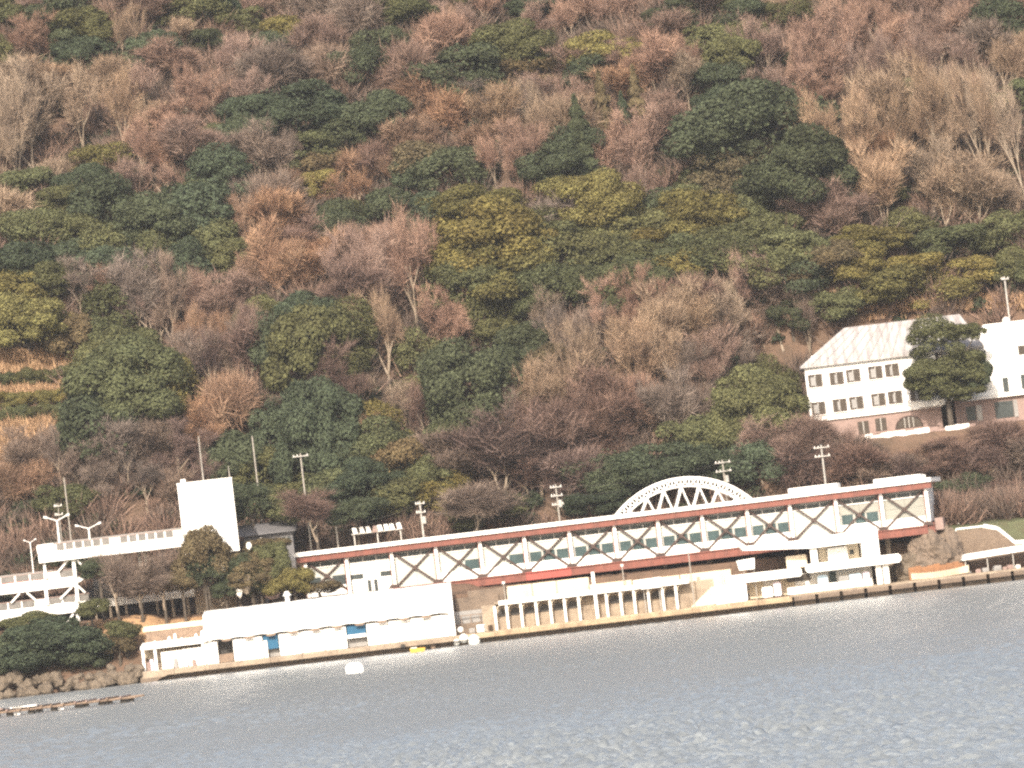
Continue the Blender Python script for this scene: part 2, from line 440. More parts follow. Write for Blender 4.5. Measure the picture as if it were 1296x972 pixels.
# ------------------------------------------------------------------ terminal hall with the red-brown steel frame
HA, HB = at(385, 700, 20), at(1172, 650, 5)
HTH = math.atan2(HB.y - HA.y, HB.x - HA.x)
HF = Facade((HA.x, HA.y), HTH)
def hall():
    F = HF
    root = F.root('terminal_hall', 'long white glazed hall with red-brown steel frame and X-braces above the quay', 'building')
    z_top = (F(492, 687)[1] + F(770, 651)[1] + F(1164, 605)[1]) / 3
    z_bot = (F(500, 751)[1] + F(780, 725)[1] + F(1172, 674)[1]) / 3
    z_fas = z_top - 0.62; z_br = z_fas - 0.70; z_beam = z_bot + 0.98
    cpx = [385, 437, 494, 550, 606, 662, 719, 776, 831, 887, 944, 998, 1056, 1113, 1170]
    cu = [F(x, 700 - (x - 437) * 0.1167 * 0.98)[0] for x in cpx]
    u0 = F(362, 702, -1.3)[0]; u1 = cu[-1] + 1.0
    dep = 8.6
    # roof
    b = MB(); b.xprism([(-1.35, z_fas + 0.06), (dep + 0.6, z_fas + 0.06), (dep + 0.6, z_top), (-1.35, z_top - 0.05)], u0, u1)
    rf = b.build('roof', M['white_clean'], root)
    for (pa, pb, ya, h) in ((998, 1060, 617, 0.62), (1106, 1166, 607, 0.5)):
        ua = F(pa, ya, 1)[0]; ub = F(pb, ya - 7, 1)[0]
        MB().cbox(ua, ub, 0.3, 3.2, z_top + 0.002, z_top + h, 0.05).build('roof_box', M['white_clean'], rf)
    for u in (cu[-1] - 0.4, cu[-1] + 0.2):
        MB().tube((u, -0.7, z_top), (u, -0.7, z_top + 0.35), 0.14, 0.2, 8).build('roof_lamp', M['white_clean'], rf)
    # fascia and floor beams, in bay lengths
    ends = [u0 + 1.2] + cu[1:-1] + [u1 - 0.05]
    for i in range(len(ends) - 1):
        b = MB(); b.xprism([(-1.05, z_br), (-0.35, z_br), (-0.35, z_fas + 0.055), (-1.05, z_fas + 0.055)], ends[i] + 0.006, ends[i + 1] - 0.006)
        b.build('fascia', M['rust'], root)
    bends = cu[2:]
    for i in range(len(bends) - 1):
        mt = M['rust_red'] if i in (3,) else M['rust']
        b = MB(); b.xprism([(-0.75, z_bot), (0.5, z_bot), (0.5, z_beam - 0.02), (-0.75, z_beam - 0.02)], bends[i] - 0.1 + 0.006, bends[i + 1] - 0.1 - 0.006)
        b.build('floor_beam', mt, root)
        # flange lips
        b = MB(); b.xprism([(-0.92, z_bot - 0.06), (-0.752, z_bot - 0.06), (-0.752, z_bot + 0.1), (-0.92, z_bot + 0.1)], bends[i] - 0.09, bends[i + 1] - 0.11)
        b.xprism([(-0.92, z_beam - 0.14), (-0.752, z_beam - 0.14), (-0.752, z_beam - 0.02), (-0.92, z_beam - 0.02)], bends[i] - 0.09, bends[i + 1] - 0.11)
        b.build('beam_flange', mt, root)
    # floor and body
    MB().box(cu[0], cu[-1], 0.51, dep, z_bot + 0.1, z_bot + 0.6).build('floor', M['grey'], root)
    MB().box(cu[0], cu[-1], dep - 0.3, dep, z_bot + 0.61, z_fas).build('back_wall', M['white'], root)
    MB().box(cu[0] + 0.05, cu[0] + 0.25, 0.1, dep - 0.31, z_bot + 0.61, z_fas + 0.05).build('end_wall', M['white'], root)
    MB().cbox(cu[-1] - 0.2, cu[-1], 0.0, dep - 0.31, z_beam + 0.4, z_br + 0.3, 0.1).build('end_wall', M['white_clean'], root)
    MB().box(cu[-1] + 0.01, cu[-1] + 0.7, -0.3, dep, z_bot - 0.05, z_beam + 0.25).build('end_beam', M['rust'], root)
    MB().cbox(cu[-1] + 0.71, cu[-1] + 1.7, 0.4, 2.2, z_bot + 0.25, z_beam + 0.75, 0.08).build('end_box', M['pink'], root)
    H = z_br - z_beam
    zz = lambda t: z_beam + H * t
    # columns
    for i, u in enumerate(cu):
        zb = z_bot - (4.0 if i < 3 else 0.0)
        c = MB().cbox(u - 0.05, u + 0.34, -0.5, 0.0, z_beam if i >= 2 else z_bot - 1.2, z_br + 0.3, 0.03).build('column', M['white_clean'], root)
        MB().box(u - 0.2, u - 0.06, -0.46, -0.02, z_beam if i >= 2 else z_bot - 1.2, z_br + 0.28).build('steel_flange', M['rust'], c)
    def pane(u0, u1, t0, t1, mt, name='pane', v=0.16):
        return MB().box(u0, u1, v, v + 0.05, zz(t0), zz(t1)).build(name, mt, root)
    # bays: kinds of infill
    kinds = ['left', 'door', 'blank', 'right1', 'right1', 'three', 'three', 'three', 'three', 'three', 'three', 'blank', 'low', 'grey']
    for i, kd in enumerate(kinds):
        a, c = cu[i] + 0.35, cu[i + 1] - 0.21
        w = c - a
        def P(f): return a + w * f
        # upper window strip in a white grid
        n = 3
        MB().box(a, c, 0.21, 0.4, zz(0.79), zz(1.02)).build('strip_wall', M['grey'], root)
        for k in range(n):
            pane(P(k / n) + 0.08, P((k + 1) / n) - 0.08, 0.84, 0.93, M['dark_glass'])
            pane(P(k / n) + 0.08, P((k + 1) / n) - 0.08, 0.94, 1.0, M['panel_grey'], 'vent_panel')
        for k in range(1, n):
            MB().box(P(k / n) - 0.075, P(k / n) + 0.075, 0.1, 0.205, zz(0.82), zz(1.0)).build('mullion', M['steel'], root)
        MB().box(a, c, 0.1, 0.205, zz(0.795), zz(0.82)).build('transom', M['white_clean'], root)
        pm = M['panel_grey'] if kd == 'grey' else M['panel']
        if kd == 'low': pm = M['panel_grey']
        # mid wall
        if kd in ('blank',):
            for k in range(2):
                MB().box(P(k / 2) + 0.012, P((k + 1) / 2) - 0.012, 0.22, 0.4, zz(0.0) + 0.003, zz(0.785)).build('wall_panel', M['panel'], root)
            continue
        if kd == 'door':
            MB().box(a, c, 0.22, 0.4, zz(0.5), zz(0.785)).build('wall_panel', M['white'], root)
            for f0, f1 in ((0.02, 0.30), (0.72, 0.98)):
                pane(P(f0), P(f1), 0.36, 0.5, M['dark_glass'])
                MB().box(P(f0) - 0.03, P(f1) + 0.03, 0.14, 0.4, zz(-0.22), zz(0.355)).build('wall_panel', M['white_clean'], root)
            MB().box(P(0.30), P(0.72), 0.18, 0.4, zz(0.36), zz(0.495)).build('transom', M['white'], root)
            for f0, f1 in ((0.36, 0.5), (0.52, 0.66)):
                dr = MB().box(P(f0), P(f1), 0.12, 0.2, zz(-0.22), zz(0.36)).build('door', M['white_clean'], root)
                MB().box(P(f0) + 0.14, P(f1) - 0.14, 0.09, 0.119, zz(-0.1), zz(0.3)).build('pane', M['dark_glass'], dr)
            MB().box(P(0.30), P(0.355), 0.14, 0.4, zz(-0.22), zz(0.355)).build('door_jamb', M['white'], root)
            MB().box(P(0.665), P(0.72), 0.14, 0.4, zz(-0.22), zz(0.355)).build('door_jamb', M['white'], root)
            continue
        for k in range(2):
            MB().box(P(k / 2) + 0.012, P((k + 1) / 2) - 0.012, 0.22, 0.4, zz(0.535), zz(0.785)).build('wall_panel', pm, root)
        sill = M['white_clean']
        MB().box(a, c, 0.05, 0.4, zz(0.0) + 0.003, zz(0.26)).build('sill_panel', sill, root)
        wins = {'left': ((0.02, 0.30), (0.62, 0.98)), 'right1': ((0.62, 0.98),), 'three': ((0.03, 0.31), (0.36, 0.64), (0.69, 0.97)),
                'low': ((0.04, 0.32), (0.38, 0.62), (0.66, 0.94)), 'grey': ()}[kd]
        # infill behind the window strip
        cuts = sorted([x for p in wins for x in p]); prev = 0.0
        segs = []
        for p in wins:
            if p[0] > prev: segs.append((prev, p[0]))
            prev = p[1]
        if prev < 1.0: segs.append((prev, 1.0))
        for s0, s1 in segs:
            MB().box(P(s0) + 0.004, P(s1) - 0.004, 0.2, 0.4, zz(0.265), zz(0.53)).build('wall_panel', pm if s1 - s0 > 0.2 else M['steel'], root)
        for p in wins:
            pane(P(p[0]), P(p[1]), 0.265, 0.53, M['teal'] if kd != 'left' else M['dark_glass'], v=0.24)
    # X braces and gussets
    for i in range(len(kinds)):
        if kinds[i] == 'door': continue
        a, c = cu[i] + 0.1, cu[i + 1] - 0.05
        lo = z_beam - 0.02 if i != 0 else zz(0.1)
        MB().bar((a, -0.06, lo), (c, -0.06, z_br + 0.05), 0.19).build('brace', M['brown'], root)
        MB().bar((a, -0.20, z_br + 0.05), (c, -0.20, lo), 0.19).build('brace', M['brown'], root)
        mid = (a + c) / 2; zm = (lo + z_br) / 2
        MB().prism([(mid - 0.32, zm), (mid, zm - 0.3), (mid + 0.32, zm), (mid, zm + 0.3)], -0.3, -0.02).build('gusset', M['brown'], root)
    for i, u in enumerate(cu[2:]):
        MB().prism([(u - 0.7, z_beam - 0.03), (u + 0.7, z_beam - 0.03), (u + 0.3, z_beam + 0.42), (u - 0.3, z_beam + 0.42)], -0.6, -0.52).build('gusset', M['brown'], root)
    # piers below, standing on the terrace
    for i in range(0, len(cu)):
        for v in (2.5, 7.5):
            x = F.x + F.du[0] * cu[i] + F.dv[0] * v; y = F.y + F.du[1] * cu[i] + F.dv[1] * v
            zg = float(terrain(x, y))
            if zg < z_bot - 0.05:
                MB().box(cu[i] - 0.3, cu[i] + 0.3, v - 0.3, v + 0.3, zg - 0.5, z_bot + 0.09).build('pier', M['concrete'], root)
    return z_bot
Z_HALL = hall()

# ------------------------------------------------------------------ white arch frame behind the hall
def arch():
    Y = 22.0
    F = Facade((at(863, 640, Y).x, Y), 0)
    uc, zt = F(861, 604)
    s = (Y + CAM_D) / F_PX
    R = 121 * s; zc = zt - R
    root = F.root('arch_frame', 'white latticed steel arch rising behind the hall roof', 'arch')
    zg = float(terrain(F.x, Y))
    a0 = math.radians(30)
    N = 22
    ang = [a0 + (math.pi - 2 * a0) * i / N for i in range(N + 1)]
    pt = lambda r, a, v: (uc + r * math.cos(a), v, zc + r * math.sin(a))
    for v in (0.0, 3.0):
        for r, w in ((R - 0.1, 0.26), (R * 0.905, 0.2)):
            b = MB()
            for i in range(N): b.tube(pt(r, ang[i], v), pt(r, ang[i + 1], v), w * 0.62, None, 6)
            b.build('arch_chord', M['white_clean'], root)
        b = MB()
        for i in range(N):
            b.tube(pt(R, ang[i], v), pt(R * 0.905, ang[i + 1], v), 0.07, None, 5)
            b.tube(pt(R * 0.905, ang[i], v), pt(R, ang[i], v), 0.06, None, 5)
            b.tube(pt(R * 0.905, ang[i], v), pt(R, ang[i + 1], v), 0.05, None, 5)
        b.build('arch_lattice', M['white_clean'], root)
        # fan struts down to the tie beam
        zt0 = zc + R * 0.60
        n = 9
        for k in range(n):
            x = -R * 0.74 + k * (R * 1.48 / (n - 1))
            zi = zc + math.sqrt(max(0, (R * 0.9) ** 2 - x * x))
            MB().tube((uc + x, v, zi), (uc + x - 1.35, v, zt0), 0.17, None, 6).build('strut', M['white_clean'], root)
            MB().tube((uc + x, v, zi), (uc + x + 1.1, v, zt0), 0.09, None, 6).build('strut', M['white_clean'], root)
        MB().box(uc - R * 0.8, uc + R * 0.8, v - 0.12, v + 0.12, zt0 - 0.3, zt0).build('tie_beam', M['white_clean'], root)
        for sx in (-1, 1):
            MB().box(uc + sx * R * 0.78 - 0.25, uc + sx * R * 0.78 + 0.25, v - 0.25, v + 0.25, zg - 0.4, zt0 - 0.31).build('leg', M['white_clean'], root)
    for i in range(0, N + 1, 2):
        MB().tube(pt(R - 0.05, ang[i], 0.1), pt(R - 0.05, ang[i], 2.9), 0.07, None, 5).build('purlin', M['white_clean'], root)
arch()

# ------------------------------------------------------------------ promenade arcade under the hall
def arcade():
    F = Facade((at(640, 770, 2.6).x, 2.6), 0)
    root = F.root('arcade', 'cream arcade of slim posts carrying a long beam along the quay', 'arcade')
    z0 = 1.24; zt = (F(640, 764)[1] + F(740, 752)[1] + F(870, 737)[1]) / 3
    ps = [627, 642, 660, 679, 697, 715, 733, 768, 786, 803, 821, 839, 856]
    us = [F(p, 780 - (p - 627) * 0.117)[0] for p in ps]
    for u in us:
        c = MB().cbox(u - 0.15, u + 0.15, 0, 0.3, z0, zt - 0.14, 0.03).build('post', M['white'], root)
        # curved bracket on each post
        br = MB()
        for k in range(4):
            a0, a1 = math.pi / 2 * k / 4, math.pi / 2 * (k + 1) / 4
            br.tube((u + 0.15 + 0.7 * (1 - math.cos(a0)), 0.15, zt - 0.9 + 0.74 * math.sin(a0)), (u + 0.15 + 0.7 * (1 - math.cos(a1)), 0.15, zt - 0.9 + 0.74 * math.sin(a1)), 0.05, None, 5)
        br.build('bracket', M['cream'], c)
    ue = F(872, 737)[0]; ua = us[1] - 0.9
    # dark arched panels painting the beam's shade on the wall behind, one a bay
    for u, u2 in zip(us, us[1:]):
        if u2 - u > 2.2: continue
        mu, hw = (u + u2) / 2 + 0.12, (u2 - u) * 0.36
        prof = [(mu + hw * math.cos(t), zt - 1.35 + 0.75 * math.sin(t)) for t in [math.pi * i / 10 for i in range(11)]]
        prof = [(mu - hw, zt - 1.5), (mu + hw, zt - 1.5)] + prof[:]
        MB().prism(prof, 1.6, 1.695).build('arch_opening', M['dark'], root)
    n = 7
    for k in range(n):
        a, c = ua + (ue - ua) * k / n, ua + (ue - ua) * (k + 1) / n
        MB().cbox(a + 0.01, c - 0.01, -0.25, 0.6, zt - 0.13, zt + 0.42, 0.03).build('beam', M['white'], root)
    MB().box(us[0], ue, 0.61, 5.2, zt + 0.05, zt + 0.3).build('canopy', M['concrete'], root)
    # tall mast in the middle of the row
    u, _ = F(754, 760)
    MB().box(u - 0.19, u + 0.19, -0.6, -0.27, z0, F(748, 724)[1]).build('tall_post', M['white_clean'], root)
    # back wall, panels
    w0, w1 = us[0] - 1.6, ue + 3.0
    n = 9
    for k in range(n):
        a, c = w0 + (w1 - w0) * k / n, w0 + (w1 - w0) * (k + 1) / n
        MB().box(a + 0.01, c - 0.01, 1.7, 2.1, z0, zt + 0.04).build('wall_panel', M['concrete'], root)
arcade()

def terrace_wall():
    Y = 8.2
    F = Facade((at(700, 735, Y).x, Y), 0)
    root = F.root('terrace_wall', 'cream stained terrace wall under the hall floor', 'wall')
    za = 3.2
    r = random.Random(4)
    spans = [(590, 640, 738), (640, 672, 737), (672, 703, 735), (703, 745, 733), (745, 800, 742), (800, 860, 732), (860, 925, 722)]
    for i, (p0, p1, py) in enumerate(spans):
        u0, u1 = F(p0, py)[0], F(p1, py)[0]
        zt = 6.35 if i < 4 else (5.4 if i == 4 else 5.3)
        mt = M['cream'] if i in (1, 2, 3, 4, 5, 6) else (M['concrete_dark'] if i == 0 else M['concrete'])
        MB().cbox(u0 + 0.012, u1 - 0.012, 0, 0.6, za, zt, 0.03).build('wall_panel', mt, root)
        if i in (2, 3):
            MB().box(u0, u0 + 0.1, -0.1, -0.003, za + 1.2, zt).build('drain_pipe', M['grey'], root)
    MB().box(F(590, 738)[0], F(925, 720)[0], -0.9, 4.9, 2.6, 3.19).build('ledge', M['concrete'], root)
    # row of low grey planters above, in the shade of the floor
    for p in range(7):
        x = 800 + p * 20
        u, z = F(x, 716 - (x - 800) * .117)
        MB().cbox(u - 0.8, u + 0.8, 0.7, 1.5, 5.25, 6.1, 0.15).build('planter', M['grey'], root)
terrace_wall()
def stepped_wall():
    F = Facade((at(600, 770, 5.6).x, 5.6), 0)
    root = F.root('stepped_wall', 'grey stained stepped concrete wall between boathouse and arcade', 'wall')
    u0, u1 = F(574, 775)[0], F(636, 765)[0]
    for i, (v, zt, mt) in enumerate(((0.0, 2.5, 'concrete_dark'), (0.9, 4.0, 'grey'), (2.0, 5.6, 'concrete_dark'))):
        MB().cbox(u0 + 0.15 * i, u1 - 0.2 * i, v, v + 0.88, 1.0, zt, 0.04).build('wall_step', M[mt], root)
    for k in range(5):
        u = u0 + 0.8 + k * 1.15
        MB().box(u, u + 0.08, 0.2, 0.28, 2.502, 3.4).build('rail_post', M['wood'], root)
    MB().box(u0 + 0.6, u1 - 0.6, 0.2, 0.28, 3.402, 3.5).build('rail', M['wood'], root)
    for i, (p, w, h, mt, lb) in enumerate(((608, .55, .9, 'white', 'pale box at the foot of the stepped wall'), (596, .35, .6, 'grey', 'small grey box left of the pale box by the stepped wall'), (620, .3, .7, 'wood', 'small brown box right of the pale box by the stepped wall'))):
        o = MB().cbox(-w, w, -0.3, 0.3, 0, h, 0.05).build('storage_box', M[mt]); o.location = (at(p, 785, 4.6).x, 4.6, 1.26)
        tag(o, lb, 'box', 'boxes by the stepped wall')
stepped_wall()
for (p, a, b_, Y) in ((637, 736, 768, 7.0), (870, 689, 765, 1.6), (787, 714, 742, 6.9)):
    q = at(p, a, Y); 
    zb = {7.0: 3.19, 1.6: 1.2, 6.9: 3.1}[Y]
    rt = thing('lamp_post', (q.x, Y, zb), 0, {7.0: 'short pale lamp post at the left end of the arcade roof', 1.6: 'slim pale lamp post on the quay before the white pavilion', 6.9: 'thin grey lamp post on the arcade roof under the hall'}[Y], 'lamp post', 'lamp posts by the arcade')
    MB().tube((0, 0, 0), (0, 0, q.z - zb - 0.3), 0.08, 0.06, 8).build('post', M['pole'], rt)
    MB().tube((0, 0, q.z - zb - 0.3), (0, 0, q.z - zb), 0.18, 0.22, 8).build('lamp_head', M['white'], rt)

def hanging_sign(p0, p1, p2, p3, label):
    """pale pentagonal canopy box on two feet; p: list of photo corners"""
    Y = 1.9
    pts = [at(x, y, Y) for x, y in (p0, p1, p2, p3)]
    x0 = min(p.x for p in pts); x1 = max(p.x for p in pts); z1 = max(p.z for p in pts); z0 = min(p.z for p in pts)
    rt = thing('awning', (x0, Y, z0), 0, label, 'awning', 'white awnings before the arcade')
    b = MB(); b.prism([(p.x - x0, p.z - z0) for p in pts], 0, 1.6); b.build('cover', M['white_clean'], rt)
    for u in (0.35 * (x1 - x0), 0.9 * (x1 - x0)):
        MB().tube((u, 0.8, 1.24 - z0), (u, 0.8, 0.05), 0.05, None, 6).build('leg', M['steel'], rt)
hanging_sign((812, 746), (837, 743), (836, 730), (801, 735), 'white pointed awning standing in front of the arcade posts')
hanging_sign((936, 722), (955, 720), (955, 706), (932, 710), 'small white awning left of the pavilion canopy under the hall')

# ------------------------------------------------------------------ long white boathouse on the quay
def boathouse():
    Y = 1.3
    F = Facade((at(290, 838, Y).x, Y), 0)
    root = F.root('boathouse', 'long low white boathouse with blue shutters on the quay', 'building')
    ul, ur = F(262, 840)[0], F(577, 802)[0]
    z0 = 1.26
    ze = (F(290, 808)[1] + F(510, 781)[1]) / 2          # eave line
    zr = (F(300, 768)[1] + F(480, 751)[1]) / 2 + 0.1     # roof top
    # sloped roof in vaulted bays of about 2.6 m
    nb = 11; bw = (ur - 0.6 - ul) / nb
    for k in range(nb):
        a = ul + bw * k; N = 8; prof = []
        b = MB(); vs = []; fs = []
        for i in range(N + 1):
            t = i / N; bulge = 0.13 * math.sin(math.pi * t)
            vs += [(a + bw * t, -0.55, ze + 0.05 + bulge * 0.9), (a + bw * t, 2.2, zr - 0.45 + bulge), (a + bw * t, 6.0, zr + bulge * 0.4), (a + bw * t, -0.55, ze - 0.12 + bulge * 1.2), (a + bw * t, 6.0, zr - 0.5)]
        for i in range(N):
            o, p = i * 5, (i + 1) * 5
            fs += [(o, p, p + 1, o + 1), (o + 1, p + 1, p + 2, o + 2), (o + 3, o, o, o)[:0] or (o, o + 3, p + 3, p), (o + 3, o + 4, p + 4, p + 3), (o + 2, p + 2, p + 4, o + 4)]
        b._add(vs, fs); b.build('roof_vault', M['white_clean'], root)
        # brown lens-shaped panel painting the shaded soffit below every valley
        if k > 0:
            v = [(a + 0.62 * math.cos(t), ze - 0.17 + 0.2 * math.sin(t) * (1 if math.sin(t) < 0 else 0.55)) for t in [2 * math.pi * i / 14 for i in range(14)]]
            MB().prism(v, -0.62, -0.565).build('vent', M['wood'], root)
    # front wall bays: photo x spans and what fills them
    spans = [(262, 278, 'wall'), (278, 297, 'dark'), (297, 306, 'wall'), (306, 335, 'wall'), (335, 355, 'blue'), (355, 383, 'slit'), (383, 412, 'slit'), (412, 441, 'slit'),
             (441, 466, 'blue2'), (466, 494, 'slit'), (494, 522, 'slit'), (522, 540, 'wall'), (540, 577, 'wall')]
    for p0, p1, kd in spans:
        yy = 838 - (p0 - 290) * 0.117
        a, c = F(p0, yy)[0], F(p1, yy)[0]
        zt = ze - 0.2
        if kd in ('wall', 'slit'):
            MB().cbox(a + 0.03, c - 0.03, 0, 0.3, z0, zt, 0.03).build('wall_panel', M['white_clean'], root)
            if kd == 'slit':
                MB().box(a + 0.35, c - 0.25, -0.04, -0.003, z0 + 1.52, z0 + 1.64).build('slot', M['grey'], root)
        elif kd == 'dark':
            MB().box(a, c, 1.6, 1.8, z0, zt).build('recess', M['dark'], root)
            MB().cbox(a + 0.05, c - 0.05, 0.05, 0.6, z0, z0 + 1.0, 0.04).build('counter', M['wood'], root)
        elif kd == 'blue':
            MB().box(a + 0.05, c - 0.05, 0.1, 0.2, z0 + 0.95, zt).build('shutter', M['blue'], root)
            MB().box(a + 0.05, c - 0.05, 0.9, 1.0, z0, z0 + 0.94).build('recess', M['grey'], root)
            MB().cbox(a + 0.05, a + 0.5, -0.1, 0.09, z0, zt - 0.6, 0.03).build('door', M['white'], root)
        else:
            MB().box(a + 0.05, c - 0.05, 0.05, 0.15, zt - 1.12, zt).build('shutter', M['blue'], root)
            MB().box(a + 0.05, c - 0.05, -0.05, 0.2, zt - 1.55, zt - 1.13).build('counter', M['white_clean'], root)
            MB().box(a + 0.05, c - 0.05, 0.9, 1.0, z0, zt - 1.56).build('recess', M['grey'], root)
    MB().box(ul + 0.01, ur - 0.02, 5.6, 6.1, z0, zr - 0.51).build('back_wall', M['white'], root)
    b = MB(); b.xprism([(-0.5, z0), (6.1, z0), (6.1, zr + 0.05), (2.2, zr - 0.3), (-0.5, ze + 0.1)], ur - 0.6 + 0.005, ur); b.build('end_wall', M['white_clean'], root)
    # small chimney cowl on the roof
    u, z = F(363, 752, 5)
    MB().tube((u, 5, zr - 0.4), (u, 5, z - 0.2), 0.28, None, 8).tube((u, 5, z - 0.2), (u, 5, z + 0.35), 0.55, 0.2, 8).build('roof_cowl', M['white_clean'], root)
    # open veranda at the left end
    vl = F(181, 850)[0]
    ve = root2 = F.root('veranda', 'white open veranda with posts at the left end of the boathouse', 'veranda')
    MB().xprism([(-0.3, ze - 0.25), (4.2, ze + 0.3), (4.2, ze + 0.6), (-0.3, ze + 0.12)], vl, ul - 0.01).build('roof', M['white_clean'], ve)
    for f in (0.03, 0.22, 0.97):
        u = vl + (ul - vl) * f
        MB().cbox(u - 0.16, u + 0.16, -0.1, 0.2, z0, ze - 0.26, 0.03).build('post', M['white_clean'], ve)
    for f0, f1, z1, mt in ((0.3, 0.62, 2.1, 'white'), (0.63, 0.95, 2.2, 'white_clean'), (0.05, 0.27, 0.7, 'wood')):
        MB().cbox(vl + (ul - vl) * f0, vl + (ul - vl) * f1, 0.5, 0.7, z0, z0 + z1, 0.03).build('wall_panel', M[mt], ve)
    MB().box(vl + 0.1, ul - 0.1, 3.4, 3.6, z0, ze + 0.2).build('back_wall', M['cream'], ve)
    for f, h, mt in ((0.1, 1.1, 'pink'), (0.15, 1.4, 'lilac'), (0.2, 0.9, 'white'), (0.45, 0.7, 'white'), (0.52, 1.15, 'grey'), (0.68, 1.2, 'lilac'), (0.8, 0.8, 'pink')):
        u = vl + (ul - vl) * f
        o = MB().cbox(u - 0.22, u + 0.22, -0.05, 0.25, z0 + 0.002, z0 + h, 0.1).build('display_board', M[mt], None)
        o.location = (F.x, F.y, 0)
        tag(o, {0.1: 'pinkish board nearest the left veranda post', 0.15: 'tall lilac board by the left veranda post', 0.2: 'low white board between the left veranda posts', 0.45: 'low white board in front of the veranda wall', 0.52: 'grey board leaning mid veranda', 0.68: 'lilac board in the right half of the veranda', 0.8: 'low pinkish board near the right veranda end'}[f], 'board', 'boards on the veranda')
    # parapet with pickets on the veranda roof
    pw = F.root('roof_parapet', 'low brown picket screen with white wall above the veranda', 'screen')
    zz = ze + 0.62
    MB().box(vl + 0.5, ul - 0.1, 4.3, 4.5, zz - 0.6, zz + 1.25).build('screen_wall', M['wood'], pw)
    MB().cbox(vl + 0.2, ul + 1.0, 4.2, 4.62, zz + 1.26, zz + 1.9, 0.05).build('coping', M['cream'], pw)
    for k in range(6):
        u = vl + 1.2 + k * 1.1 + 0.35 * ((k * 5) % 3)
        MB().prism([(u, zz - .5), (u + .5, zz - .5), (u + .36, zz + .1 + .3 * ((k * 7) % 3)), (u + .1, zz + .3 * ((k * 7) % 3))], 4.1, 4.19).build('picket', M['white'], pw)
boathouse()

